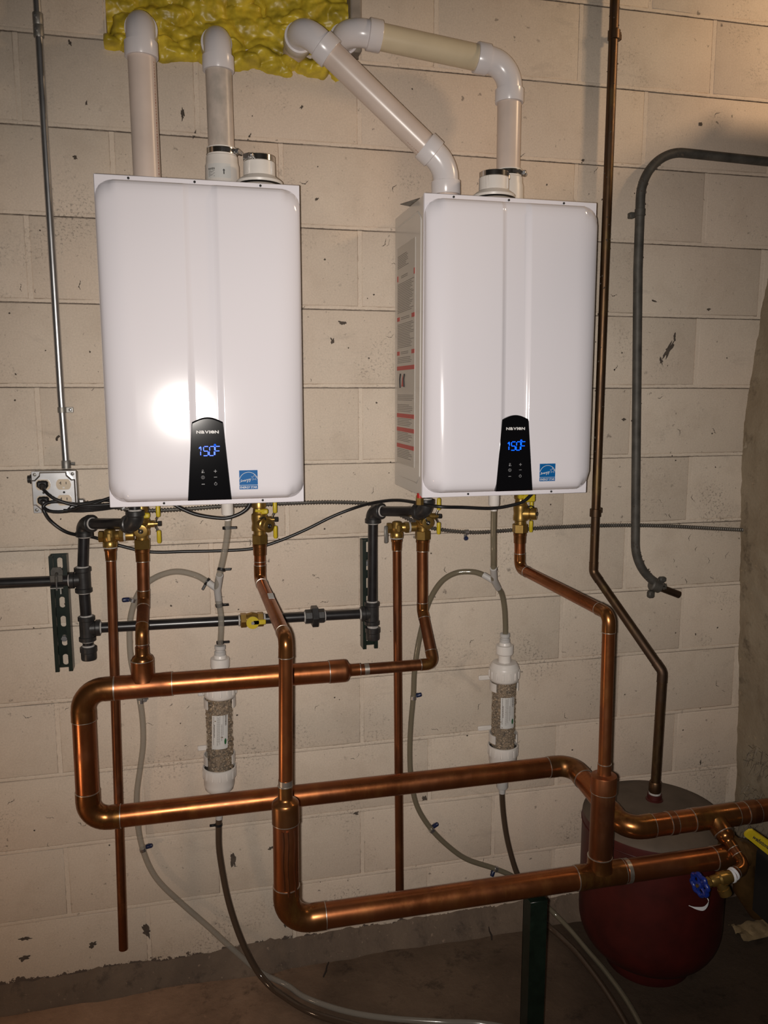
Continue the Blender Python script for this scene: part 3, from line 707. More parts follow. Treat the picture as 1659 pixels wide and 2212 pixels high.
# ================================================================== PVC vents
RP = 0.0302; RS = 0.0362
def vent(lab, base, pts, R, mats, cut):
    t = thing('vent_pipe', base, lab, 'vent pipe', 'plastic vent pipes of the heaters'); pts = [V(p) for p in pts]; a0 = pts[0]; k = 0
    for i in range(1, len(pts)-1):
        a, b = (pts[i]-pts[i-1]).normalized(), (pts[i+1]-pts[i]).normalized(); S, Eo, pa = arc(pts[i], a, b, R[i-1], 14); s = .036
        path = [S-a*s, S-a*(s-.0015), S-a*.0045, S-a*.003]+pa+[Eo+b*.003, Eo+b*.0045, Eo+b*(s-.0015), Eo+b*s]; rr = [RS-.001, RS, RS, RP+.0014]+[RP+.0014]*len(pa)+[RP+.0014, RS, RS, RS-.001]
        MB().tube(path, rr, 32).build('elbow', 'pvc_fitting', t)
        if (S-a*s-a0).length > .02: MB().tube([a0, S-a*(s-.02)], RP, 32).build('pipe', mats[k], t)
        k += 1; a0 = Eo+b*(s-.01)
    if (pts[-1]-a0).dot(pts[-1]-pts[-2]) > 0: MB().tube([a0, pts[-1]], RP, 32).build('pipe', mats[min(k, len(mats)-1)], t)
    return t
def dashes(parent, A, B, side, n, r=RP):
    A, B, side = V(A), V(B), V(side).normalized(); d = (B-A).normalized(); m = MB(); c = d.cross(side); r2 = random.Random(n)
    for k in range(n):
        t = (k+.5)/n; L = (B-A).length/n*r2.uniform(.3, .75); m.box(A+(B-A)*t+side*(r+.0002), (L, .0020*r2.uniform(.5, 1), .0005), (d, c, side))
    m.build('printed_line', 'print_rust', parent)
t = vent('white vent pipe rising nearest the metal conduit, from the left heater into the foam', (.289, -.17, 2.0615), [(.289, -.17, 2.058), (.287, -.17, 2.418), (.286, .05, 2.420)], [.044], ['pvc_pipe', 'pvc_pipe'], 0)
dashes(t, (.289, -.17, 2.09), (.287, -.17, 2.33), (.86, -.5, 0), 40)
vent('grey-stained vent pipe beside the spare collar, from the left heater into the foam', (.458, -.12, 2.075), [(.458, -.12, 2.075), (.455, -.12, 2.422), (.455, .05, 2.424)], [.044], ['pvc_stained', 'pvc_stained'], 0)
t = vent('white vent pipe slanting up leftwards from the right heater to the foam', (1.001, -.15, 2.0615), [(1.001, -.15, 2.058), (.998, -.15, 2.162), (.650, -.145, 2.448), (.648, .05, 2.444)], [.075, .05], ['pvc_pipe', 'pvc_pipe'], 0)
dashes(t, (.945, -.149, 2.206), (.73, -.146, 2.384), (-.60, -.35, -.72), 44)
vent('cream vent pipe bending off the right heater and running level into the foam', (1.183, -.10, 2.075), [(1.183, -.10, 2.075), (1.181, -.10, 2.428), (.765, -.10, 2.470), (.765, .05, 2.470)], [.062, .045], ['pvc_pipe', 'pvc_cream', 'pvc_cream'], 0)

# ================================================================== copper pipework
R2, R1, R34 = 0.0270, 0.0143, 0.0111
cold = thing('cold_water_pipework', (.6, -.24, .60), 'copper pipe loop running round the left wall and behind, fed by both cold valves', 'copper pipe')
YC = -.24
# drop from the left heater
MB().lathe([(.0175, 0), (.0175, -.007), (.0166, -.008), (.0160, -.030)], (.241, -.15, 1.2345), Z, 26).build('male_adapter', 'copper_fitting', cold)
solder(cold, (.241, -.15, 1.2045), Z, .0157)
run(cold, [(.241, -.15, 1.206), (.239, -.15, 1.108), (.237, YC, 1.050), (.236, YC, .985)], R1, 'copper_brown', 'copper_fitting', .016, .016)
MB().lathe([(.0255, .972), (.0255, .988), (.0225, .9945), (.0172, .998), (.0158, 1.002), (.0158, 1.018)], (.236, YC, 0), Z, 26).build('bushing', 'copper_fitting', cold)
tee(cold, (.235, YC, .922), X, Z, R2, .066, R2*.92, .064, 'copper_pipe')
run(cold, [(.175, YC, .922), (.099, YC, .922), (.097, YC, .601), (1.35, YC, .600), (1.352, -.52, .566), (1.545, -.52, .566)], R2, 'copper_pipe', 'copper_fitting', .046, .026)
run(cold, [(.295, YC, .922), (.705, YC, .920)], R2, 'copper_pipe', 'copper_fitting', .04, .02)
reducer(cold, (.722, YC, .920), X, R2, R1, .043, .020, 'copper_pipe')
run(cold, [(.745, YC, .919), (.951, YC, .919), (.947, -.15, 1.036), (.945, -.15, 1.206)], R1, 'copper_brown', 'copper_fitting', .018, .016)
sleeve(cold, (.775, YC, .919), X, R1, .012, 'solder', 'flux_band', (0, 0), 1.03)
MB().lathe([(.0178, 0), (.0178, -.007), (.0166, -.008), (.0160, -.030)], (.946, -.15, 1.2275), Z, 26).build('male_adapter', 'copper_fitting', cold)
solder(cold, (.946, -.15, 1.1975), Z, .0157)
# the run out to the right
sleeve(cold, (1.476, -.52, .566), X, R2, .018, 'copper_brown', 'coupling')
tb = V((.10, -.85, -.52)).normalized()
tee(cold, (1.594, -.52, .566), X, tb, R2, .062, .0235, .044, 'copper_fitting')
run(cold, [(1.652, -.52, .566), (1.93, -.52, .5655)], R2, 'copper_pipe', 'copper_fitting', .04, .02)
sleeve(cold, (1.700, -.52, .566), X, R2, .034, 'copper_brown', 'coupling')
bp = V((1.594, -.52, .566)); e1 = bp+tb*.128; e2 = V((1.560, -.640, .487))
reducer(cold, bp+tb*.056, tb, .0205, .0130, .014, .012, 'copper_fitting')
run(cold, [bp+tb*.06, e1, e2], .0130, 'copper_brown', 'copper_fitting', .020, .012)
MB().ring(e2+(e1-e2).normalized()*.012, e1-e2, .0142, .0034, .0016).build('sealing_tape', 'tape_white', cold)

YH = -.575
hot = thing('hot_water_pipework', (.9, YH, .496), 'copper header low in front of the wall, with drops from both hot valves', 'copper pipe')
MB().lathe([(.0175, 0), (.0175, -.007), (.0166, -.008), (.0160, -.028)], (.5225, -.15, 1.2345), Z, 26).build('male_adapter', 'copper_fitting', hot)
run(hot, [(.5225, -.15, 1.21), (.5215, -.15, 1.142), (.537, YH, 1.118), (.531, YH, .80)], R1, 'copper_pipe', 'copper_fitting', .020, .020)
solder(hot, (.5222, -.15, 1.19), Z, R1)
MB().box((.531, -.335, 1.147), (.013, .040, .0006), (X, V((0, 1, .06)).normalized(), V((0, -.06, 1)).normalized())).build('sticker', 'label_white', hot)
sleeve(hot, (.5308, YH, .808), Z, R1, .016, 'solder', 'flux_band', (0, 0), 1.04)
reducer(hot, (.530, YH, .765), Z, R2, R1, .043, .022, 'copper_fitting')
run(hot, [(.530, YH, .735), (.528, YH, .496), (1.205, YH, .495)], R2, 'copper_pipe', 'copper_fitting', .052, .030)
for q, L in ((-1.9, .13), (-1.55, .145), (-.95, .15)):
    c = V((.5293, YH, 0)); d = V((math.cos(q), math.sin(q), 0)); MB().tube(spline([c+d*(R2+.0002)+V((.0012*math.sin(k*1.7), 0, .715-L*k/5)) for k in range(6)], 4), [.0032]*21, 6).build('flux_streak', 'copper_brown', hot)
tee(hot, (1.257, YH, .495), X, Z, R2, .060, R2, .048, 'copper_fitting')
run(hot, [(1.258, YH, .535), (1.259, YH, .712)], R2, 'copper_brown', 'copper_fitting', .04, .02)
reducer(hot, (1.259, YH, .742), Z, R2*1.03, R1, .040, .012, 'copper_pipe', True, True)
run(hot, [(1.259, YH, .76), (1.2545, YH, 1.122), (1.2205, -.15, 1.137), (1.2185, -.15, 1.21)], R1, 'copper_pipe', 'copper_fitting', .022, .020)
MB().lathe([(.0175, 0), (.0175, -.007), (.0166, -.008), (.0160, -.028)], (1.2185, -.15, 1.2345), Z, 26).build('male_adapter', 'copper_fitting', hot)
run(hot, [(1.312, YH, .4945), (1.605, YH, .4935)], R2, 'copper_pipe', 'copper_fitting', .04, .02)
sleeve(hot, (1.328, YH, .4945), X, R2, .010, 'solder', 'flux_band', (0, 0), 1.045)
sleeve(hot, (1.585, YH, .4935), X, R2, .050, 'copper_fitting')

for (xa, za, xb, zb, lab) in ((.168, 1.238, .150, .187, 'thin copper relief pipe hanging open-ended above the floor at the left'), (.876, 1.230, .887, .165, 'thin copper relief pipe dropping behind both copper headers, near the second rail')):
    t = thing('relief_drain_pipe', (xb, -.15, zb), lab, 'copper pipe', 'relief drain pipes')
    A, B = V((xa, -.15, za)), V((xb, -.15, zb)); d = (B-A).normalized()
    MB().lathe([(R34*.86, 0), (R34, .0003), (R34, (A-B).length), (R34*.86, (A-B).length)], B, -d, 22).build('pipe', 'copper_brown', t)
    f = MB().lathe([(.0148, .002), (.0148, -.004), (.0135, -.006), (.0126, -.024), (.0120, -.028)], A, Z, 22).build('adapter', 'copper_fitting', t)
    solder(f, A+d*.028, d, .0116)

# ================================================================== brass service valves
def hexa(m, P, ax, r, h):
    P = V(P); m.lathe([(r*.90, -h/2), (r, -h/2+.0015), (r, h/2-.0015), (r*.90, h/2)], P, ax, 6)
def service_valve(x, z, y, lab, capdir, hx, tag_big=False, hz=0.0):
    """z = under side of the union nut, hx = how far the handle stands to the right"""
    v = thing('service_valve', (x, y, z), lab, 'valve', 'brass service valves'); P = V((x, y, 0))
    m = MB(); hexa(m, P+Z*(z+.012), Z, .0205, .024); m.build('union_nut', 'brass', v, 20)
    m = MB().lathe([(.0150, .022), (.0150, .032), (.0190, .034), (.0195, .042), (.0178, .052), (.0195, .064), (.0190, .074), (.0155, .078), (.0145, .090), (.0175, .092), (.0178, .104), (.0140, .112)], P+Z*z, Z, 28)
    cd_ = V(capdir).normalized(); C = P+Z*(z+.052); m.lathe([(.0165, .008), (.0165, .024), (.0140, .026), (.0140, .030)], C, cd_, 26); m.build('valve_body', 'brass', v)
    cp = MB().lathe([(.0158, .028), (.0166, .029), (.0166, .041), (.0150, .043), (.0130, .0434), (.0060, .0434), (.0055, .0425)], C, cd_, 30).build('drain_cap', 'brass', v)
    st_ = MB(); e, g = perp(cd_); st_.tube([C+cd_*.0440+(e*math.cos(k*PI/5)+g*math.sin(k*PI/5))*.0042 for k in range(10)], .0016, 8, closed=True)
    s0 = C+cd_*.0440; st_.tube(spline([s0+V((0, 0, 0))-X*.003+Z*.003, s0-X*.008+Z*.013, s0-X*.011+Z*.020+Y*.012, C-X*.012+Z*.016+cd_*.022], 6), .0018, 8); st_.build('cap_strap', 'black_rubber', cp)
    MB().lathe([(.0022, .043), (.0022, .0460), (.0010, .0468)], C, cd_, 10).build('cap_rivet', 'stainless', cp)
    # stem and winged lever
    S = P+Z*(z+.060+hz); m = MB(); m.lathe([(.0115, .010), (.0115, hx*.55), (.0085, hx*.56), (.0085, hx*.80), (.0045, hx*.81), (.0045, hx+.004)], S, X, 18); m.build('stem', 'brass', v)
    lv = MB(); hxp = S+X*hx
    lv.tube([hxp+Z*.030+X*.004, hxp+Z*.018+X*.002, hxp+Z*.009-X*.003, hxp-Z*.009-X*.003, hxp-Z*.018+X*.002, hxp-Z*.030+X*.004], .0028, 10)
    lv = lv.build('lever', 'stainless', v)
    for sg in (-1, 1): MB().lathe([(.0030, .016), (.0050, .018), (.0054, .022), (.0054, .044), (.0035, .048)], hxp+X*.0035, Z*sg, 14).build('lever_grip', 'yellow_vinyl', lv)
    m = MB(); hexa(m, hxp+X*.006, X, .0068, .009); m.build('lever_nut', 'iron', lv, 20)
    m = MB()
    if tag_big: m.box(P+V((.016, -.016, z+.096)), (.034, .014, .022), None, .003); m.box(P+V((-.006, -.014, z+.100)), (.016, .016, .012), None, .003)
    else: m.box(P+V((.012, -.012, z+.083)), (.018, .016, .013), None, .003); m.tube([P+V((-.010, -.015, z+.086)), P+V((.012, -.018, z+.084))], .004, 8)
    m.build('yellow_tag', 'yellow_vinyl', v)
    return v
service_valve(.242, 1.2350, -.15, 'brass service valve under the left heater, next to the black elbow, round cap facing out', (0, -1, -.06), .036)
service_valve(.5230, 1.2350, -.15, 'brass service valve under the left heater, standing clear to the right of the white spigot', (.50, -.86, -.05), .036)
service_valve(.946, 1.2280, -.15, 'brass service valve under the right heater, half hidden by the black elbow', (.05, -1, -.04), .040)
service_valve(1.2185, 1.2350, -.15, 'brass service valve with a big yellow tag, under the right heater', (.86, -.5, .02), .028, True, -.012)

def relief_valve(x, z, xv, lab, lever):
    v = thing('relief_valve', (x, -.15, z), lab, 'valve', 'brass relief valves'); P = V((x, -.15, z))
    m = MB().lathe([(.0165, 0), (.0170, .002), (.0170, .012), (.0150, .015), (.0175, .020), (.0185, .026), (.0175, .026), (.0120, .041), (.0085, .043)], P, Z, 26)
    m.lathe([(.0105, .010), (.0125, .016), (.0125, xv-x-.020), (.0105, xv-x-.018)], P+Z*.026, X, 20); m.box(P+V((0, -.017, .026)), (.008, .006, .018), None, .001); m.build('valve_body', 'brass', v)
    for nx_, nr in ((.026, .0155), (-.020, .0145)): m = MB(); hexa(m, P+V((nx_, 0, .026)), X, nr, .011); m.build('arm_nut', 'brass', v, 20)
    MB().ring(P+V((.034, 0, .026)), X, .0125, .003, .0015).build('sealing_tape', 'thread_sealant', v)
    MB().ring(P+V((0, 0, -.001)), Z, .0150, .002, .0015).build('sealing_tape', 'thread_sealant', v)
    if lever: MB().box(P+V((-.030, -.006, .010)), (.011, .006, .046), (V((.97, .2, 0)), V((-.2, .97, 0)), Z), .0025).build('test_lever', 'zinc_dull', v)
relief_valve(.168, 1.243, .242, 'small brass relief valve tucked beneath the left black gas elbow', False)
relief_valve(.876, 1.236, .946, 'small brass relief valve with a drooping grey lever beneath the right gas elbow', True)

# ================================================================== black iron gas line
RG = 0.01335; YG = -.060
gas = thing('gas_pipework', (.46, YG, 1.015), 'black iron gas pipe along the wall, rising to both heaters', 'gas pipe')
def gp(a, b): return MB().tube([a, b], RG, 22).build('pipe', 'iron_pipe', gas)
def dope(parent, P, d): return MB().ring(P, d, RG, .0028, .0022, 22).build('thread_sealant', 'thread_sealant', parent)
def g_elbow(P, a, b):
    P, a, b = V(P), V(a).normalized(), V(b).normalized(); S, Eo, pa = arc(P, a, b, .022, 12); rc = RG*1.46; rb = RG*1.64
    path = [S-a*.012, S-a*.011, S-a*.001, S+(pa[1]-S)*.3]+pa[1:-1]+[Eo-(Eo-pa[-2])*.3, Eo+b*.001, Eo+b*.011, Eo+b*.012]
    o = MB().tube(path, [rb*.95, rb, rb, rc]+[rc]*(len(pa)-2)+[rc, rb, rb, rb*.95], 24).build('elbow', 'iron', gas); dope(o, S-a*.013, a); dope(o, Eo+b*.013, b); return S-a*.008, Eo+b*.008
def g_tee(P, bdir):
    P = V(P); rc, rb = RG*1.36, RG*1.56; m = MB()
    m.lathe([(rb*.95, -.032), (rb, -.031), (rb, -.022), (rc, -.020), (rc, .020), (rb, .022), (rb, .031), (rb*.95, .032)], P, Z, 24)
    m.lathe([(rc, .008), (rc, .020), (rb, .022), (rb, .031), (rb*.95, .032)], P, bdir, 24); o = m.build('tee', 'iron', gas)
    for d in (Z, -Z, V(bdir)): dope(o, P+d*.033, d)
def g_cap(P):
    P = V(P); o = MB().lathe([(RG*.2, -.034), (RG*1.35, -.033), (RG*1.42, -.030), (RG*1.42, -.014), (RG*1.56, -.012), (RG*1.56, 0), (RG*1.2, .001)], P, Z, 22).build('cap', 'iron', gas); dope(o, P+Z*.003, Z)
g_tee((.091, YG, 1.146), -X); gp((-.40, YG, 1.150), (.067, YG, 1.146))
gp((.0915, YG, 1.170), (.099, YG, 1.268)); gp((.0915, YG, 1.12), (.093, YG, 1.045))
g_tee((.0935, YG, 1.020), X); gp((.0938, YG, .995), (.0945, YG, .968)); g_cap((.0945, YG, .972))
gp((.118, YG, 1.020), (.812, YG, 1.012))
g_tee((.830, YG, 1.012), -X); gp((.831, YG, .99), (.832, YG, .965)); g_cap((.832, YG, .971)); gp((.8305, YG, 1.036), (.833, YG, 1.274))
for x, xe, ye, za, zb_ in ((.100, .232, -.205, 1.288, 1.304), (.833, .938, -.205, 1.294, 1.309)):
    A = V((x, YG, za)); B = V((xe, ye, zb_)); h = (B-A).normalized()
    p0, p1 = g_elbow(A, Z, h); q0, q1 = g_elbow(B, h, Z); gp(p1, q0); gp(q1-Z*.004, V((xe, ye, 1.3560)))
# shut-off cock and union on the crossing
m = MB(); P = V((.505, YG, 1.0155))
hexa(m, P-X*.022, X, .0200, .016); hexa(m, P+X*.022, X, .0200, .016); m.lathe([(.0165, -.018), (.0205, 0), (.0165, .018)], P, X, 20)
ck = m.build('shutoff_cock', 'brass', gas, 20); dope(ck, P-X*.033, X); dope(ck, P+X*.033, X)
m = MB().lathe([(.012, .016), (.012, .026), (.0165, .027), (.0165, .031)], P, -Y, 20); m.box(P+V((.017, -.029, .000)), (.034, .004, .013), None, .0015); hd = m.build('cock_handle', 'yellow_vinyl', ck)
m = MB(); hexa(m, P-Y*.033, Y, .005, .006); m.build('handle_nut', 'zinc', hd, 20)
m = MB(); P = V((.672, YG, 1.0138)); hexa(m, P, X, .0300, .018); m.lathe([(.0190, -.026), (.0200, -.025), (.0200, -.008), (.0200, .024), (.0180, .026)], P, X, 8); un = m.build('union', 'iron', gas, 20); dope(un, P-X*.027, X); dope(un, P+X*.027, X)

# slotted channel rails
def strut(x0, x1, z0, z1, lab, slots, anchors):
    s = thing('slotted_rail', ((x0+x1)/2, 0, z0), lab, 'metal channel', 'slotted channel rails'); xc = (x0+x1)/2; w_ = x1-x0; th = .0026; y0 = -.0030; m = MB()
    cells = []; z = z1; zc_list = sorted(slots, reverse=True)
    edges = [z1]+[(a+b)/2 for a, b in zip(zc_list, zc_list[1:])]+[z0]
    for zc, zt, zb in zip(zc_list, edges, edges[1:]):
        N = 32; inn = []; out = []
        for k in range(N):
            q = 2*PI*(k+.5)/N; cx, cz = math.cos(q), math.sin(q)
            sx, sz = .0068, .0075
            inn.append((sx*cx*1.0, sz*math.copysign(1, cz)+.0068*cz)); t = min((w_/2)/max(1e-6, abs(cx)), ((zt-zc) if cz > 0 else (zc-zb))/max(1e-6, abs(cz))); out.append((cx*t, cz*t))
        vs = []
        for yy in (y0-th, y0): vs += [(xc+x, yy, zc+z_) for x, z_ in inn]+[(xc+x, yy, zc+z_) for x, z_ in out]
        fs = []
        for k in range(N):
            j = (k+1) % N; fs += [(k, j, N+j, N+k), (2*N+k, 3*N+k, 3*N+j, 2*N+j), (k, 2*N+k, 2*N+j, j)]
        m.add(vs, fs)
    H = z1-z0; zc = (z0+z1)/2
    for sg in (-1, 1):
        m.box((xc+sg*(w_/2-th/2), -.022, zc), (th, .038, H)); m.box((xc+sg*(w_/2-.0048), -.0398, zc), (.0096, th, H)); m.box((xc+sg*(w_/2-.0085), -.0362, zc), (th, .0072, H))
    m.build('channel', 'green_paint', s, 30)
    for z in anchors: 
        b = MB(); hexa(b, (xc, -.0085, z), Y, .0085, .008); b.build('anchor_bolt', 'zinc', s, 20)
strut(.0095, .0515, .905, 1.205, 'black slotted rail on the wall at far left, crossed by the gas pipe', [1.180, 1.129, 1.078, 1.0275, .977, .926], [.983])
strut(.8085, .8505, .905, 1.211, 'black slotted rail on the wall behind the second gas riser', [1.186, 1.135, 1.084, 1.033, .982, .931], [1.141])
pc = thing('pipe_clamp', (.0305, -.06, 1.147), 'dusty two-part clamp holding the gas pipe on the leftmost slotted rail', 'clamp'); m = MB()
m.prism([(-.014, .014), (.014, .014), (.014, .026), (.009, .034), (-.009, .034), (-.014, .026)], (.0305, -.064, 1.147), X, Z, Y, .004)
m.tube(fillet([(.0305, -.042, 1.170), (.0305, -.076, 1.163), (.0305, -.076, 1.147)], .010), .0040, 8); m.box((.0305, -.0735, 1.155), (.030, .003, .018), None, .001); m.build('upper_half', 'conduit_dusty', pc)
m = MB(); m.box((.0305, -.062, 1.1315), (.030, .030, .0022)); m.box((.036, -.048, 1.122), (.003, .014, .022)); m.build('lower_half', 'zinc_dull', pc)
MB().tube([(.0305, -.0765, 1.150), (.0305, -.0765, 1.126)], .0018, 8).build('clamp_bolt', 'zinc', pc)

# ================================================================== electrics
c = thing('steel_conduit', (.060, -.013, 1.43), 'shiny thin steel conduit running straight up the wall at far left', 'conduit'); RC = .0090
MB().tube([(.060, -.013, 1.424), (.057, -.013, 1.60), (.055, -.013, 2.15), (.054, -.013, 2.95)], RC, 20).build('tube', 'zinc', c)
cp = MB().lathe([(.0112, -.026), (.0118, -.024), (.0118, -.002), (.0108, 0), (.0118, .002), (.0118, .024), (.0112, .026)], (.0545, -.013, 2.447), Z, 20).build('coupling', 'zinc_dull', c)
for dz in (-.014, .014): MB().lathe([(.003, 0), (.003, .005)], (.0545-.003, -.0245, 2.447+dz), -Y, 8).build('set_screw', 'zinc', cp)
st_ = MB().lathe([(.0094, -.007), (.0104, -.0065), (.0104, .0065), (.0094, .007)], (.0575, -.013, 1.566), Z, 20); st_.box((.074, -.002, 1.566), (.018, .003, .014), None, .001)
st_ = st_.build('strap', 'zinc_dull', c); MB().lathe([(.004, 0), (.004, .004), (.002, .005)], (.076, -.0035, 1.566), -Y, 10).build('strap_screw', 'zinc', st_)
cn = MB().lathe([(.0112, .002), (.0112, .020), (.0100, .022)], (.060, -.013, 1.4195), Z, 20).build('box_connector', 'zinc_dull', c)
MB().lathe([(.004, 0), (.004, .009)], (.072, -.014, 1.433), X, 8).build('set_screw', 'zinc_dull', cn)
MB().tube(spline([(.047, -.006, 1.502), (.043, -.008, 1.499), (.040, -.006, 1.495), (.041, -.008, 1.491)], 4), .0028, 6).build('dust_clump', 'dust', c)

bx, bz = .0345, 1.367
ob = thing('outlet_box', (bx, 0, bz-.052), 'galvanised square outlet box with four sockets, at the foot of the steel conduit', 'outlet')
MB().box((bx, -.022, bz), (.103, .042, .103), None, .006).build('box_body', 'zinc_dull', ob)
# raised cover with notched corners
def cov(s_, nt):
    o_ = []
    for sx, sz, fl in ((1, 1, 0), (-1, 1, 1), (-1, -1, 0), (1, -1, 1)):
        c3 = [(s_, s_-nt), (s_-nt*.35, s_-nt*1.0), (s_-nt*.95, s_-nt*.40), (s_-nt, s_)]; c3 = [(x*sx, z*sz) for x, z in c3]; o_ += c3 if not fl else c3[::-1]
    return o_
m = MB(); pa_, pb_ = cov(.0500, .019), cov(.0475, .019); n = len(pa_)
m.add([(bx+x, -.0445, bz+z) for x, z in pa_]+[(bx+x, -.0565, bz+z) for x, z in pa_]+[(bx+x, -.0595, bz+z) for x, z in pb_], [(i, (i+1) % n, n+(i+1) % n, n+i) for i in range(n)]+[(n+i, n+(i+1) % n, 2*n+(i+1) % n, 2*n+i) for i in range(n)]+[tuple(range(2*n, 3*n))])
m.box((bx, -.0440, bz), (.1035, .0022, .1035), None, .001); m.build('cover_plate', 'zinc', ob)
for sx in (-1, 1):
    for sz in (-1, 1): MB().lathe([(.0042, 0), (.0042, .0022), (.0028, .0032)], (bx+sx*.0435, -.0450, bz+sz*.0435), -Y, 12).build('corner_screw', 'zinc_dull', ob)
    MB().lathe([(.0028, 0), (.0028, .001)], (bx+sx*.0235, -.0592, bz), -Y, 10).build('centre_screw', 'black_matt', ob)
    for sz in (-1, 1):
        P = V((bx+sx*.0235, -.0585, bz+sz*.0195)); m = MB(); poly = []
        for k in range(28):
            q = 2*PI*k/28; x, z = .0172*math.cos(q), .0172*math.sin(q); poly.append((x, max(-.0128, min(.0128, z))))
        m.prism(poly, P, X, Z, -Y, .0030); r = m.build('receptacle', 'ivory', ob)
        m = MB(); q = P-Y*.0032
        m.box(q+V((.0062, 0, .0035)), (.0016, .0008, .0060)); m.box(q+V((-.0062, 0, .0035)), (.0016, .0008, .0075)); m.box(q+V((-.0082, 0, .0035)), (.0040, .0008, .0016)); m.build('blade_slots', 'black_matt', r)
        MB().box(q+V((0, 0, -.0078)), (.0046, .0008, .0036)).build('ground_hole', 'print_white', r)
MB().lathe([(.0120, 0), (.0120, .008), (.0095, .010), (.0095, .014)], (bx-.0505, -.020, bz+.030), -X, 16).build('knockout_plug', 'iron', ob)

def cord(lab, plug, pts, r=.0042):
    t = thing('power_cord', plug, lab, 'power cord', 'black mains cords'); P = V(plug); m = MB()
    m.lathe([(.0030, .022), (.0062, .020), (.0085, .012), (.0110, .008), (.0118, .001), (.0118, -.001)], P, V((.10, -1, -.25)), 14)
    m.box(P+V((0, -.006, .002)), (.026, .014, .018), None, .004); m.build('plug', 'black_rubber', t)
    MB().tube(spline(pts, 9), r, 10).build('cable', 'black_rubber', t); return t
cord('black power cord plugged in the upper left socket, looping into a slack bundle', (.0110, -.062, 1.3865),
     [(.012, -.080, 1.384), (.022, -.098, 1.374), (.045, -.106, 1.356), (.085, -.106, 1.341), (.125, -.104, 1.336), (.160, -.100, 1.337), (.172, -.094, 1.345), (.150, -.090, 1.348), (.095, -.086, 1.340), (.045, -.088, 1.348), (.020, -.088, 1.344), (.015, -.090, 1.334), (.035, -.096, 1.325), (.075, -.098, 1.326), (.120, -.096, 1.338), (.160, -.098, 1.352), (.195, -.10, 1.362)])
cord('long black power cord from the lower left socket, swagging across to the right heater', (.0110, -.062, 1.3475),
     [(.012, -.078, 1.344), (.014, -.085, 1.325), (.028, -.080, 1.298), (.064, -.072, 1.268), (.118, -.030, 1.247), (.160, -.026, 1.229), (.226, -.026, 1.208), (.272, -.026, 1.201), (.341, -.022, 1.199), (.422, -.022, 1.197), (.512, -.024, 1.199), (.580, -.026, 1.216), (.652, -.030, 1.244), (.726, -.036, 1.279), (.786, -.050, 1.303), (.832, -.088, 1.321), (.885, -.150, 1.333), (.950, -.250, 1.329), (1.021, -.250, 1.324), (1.095, -.250, 1.319), (1.145, -.250, 1.324), (1.183, -.250, 1.334), (1.208, -.245, 1.352)])
t = thing('power_cord', (.13, -.10, 1.33), 'flattened bundle of folded black cord lying just above the left gas elbow', 'power cord', 'black mains cords')
for k in range(4):
    dz = .0045*k; MB().tube(spline([(.062+.010*k, -.112-.004*k, 1.329+dz*.5), (.105, -.114-.005*k, 1.327+dz), (.150, -.116-.005*k, 1.330+dz*.9), (.196+.004*k, -.120-.004*k, 1.336+dz*.7)], 8), .0040, 10).build('cable', 'black_rubber', t)
MB().tube(spline([(.200, -.128, 1.352), (.205, -.134, 1.348), (.204, -.138, 1.338), (.199, -.134, 1.331)], 5), .0022, 8).build('white_tie', 'tape_white', t)
t = thing('black_cable', (.414, -.25, 1.32), 'short black cable sagging just below the left heater', 'cable')
MB().tube(spline([(.318, -.25, 1.356), (.345, -.25, 1.340), (.377, -.25, 1.327), (.430, -.25, 1.318), (.462, -.25, 1.324), (.486, -.25, 1.338), (.497, -.25, 1.357)], 8), .0042, 10).build('cable', 'black_rubber', t)

fl = thing('armoured_cable', (1.0, -.012, 1.22), 'ribbed armoured cable running along the wall under both heaters', 'cable')
path = resample(spline([(.090, -.022, 1.337), (.157, -.018, 1.324), (.229, -.014, 1.309), (.344, -.014, 1.309), (.438, -.014, 1.313), (.657, -.014, 1.316), (.758, -.014, 1.314), (.835, -.014, 1.307), (.887, -.014, 1.290), (.986, -.012, 1.242), (1.047, -.012, 1.226), (1.116, -.012, 1.217), (1.171, -.012, 1.215), (1.269, -.012, 1.218), (1.355, -.012, 1.220), (1.502, -.010, 1.220), (1.646, -.010, 1.216), (1.761, -.010, 1.209), (1.888, -.010, 1.198), (2.03, -.010, 1.186)], 10), .0019)
MB().tube(path, [(.0064, .0064, .0044, .0044)[i % 4] for i in range(len(path))], 10).build('armour', 'armour', fl, 20)
cn = MB(); cn.box((.0935, -.022, 1.336), (.014, .020, .020), None, .003); hexa(cn, (.0885, -.022, 1.336), X, .012, .004); cn.build('box_connector', 'zinc', fl, 20)
s_ = thing('cable_strap', (1.1155, -.01, 1.20), 'small metal strap and blue screw pinning the armoured cable under the right heater', 'strap')
m = MB().lathe([(.0072, -.005), (.0084, -.005), (.0084, .005), (.0072, .005)], (1.1155, -.012, 1.2172), X, 16); m.box((1.1155, -.003, 1.203), (.010, .003, .020), None, .001); m.build('strap_body', 'zinc', s_)
MB().lathe([(.0062, 0), (.0062, .007), (.0045, .010)], (1.1155, -.0045, 1.1975), V((0, -1, .25)), 12).build('screw', 'screw_blue', s_)

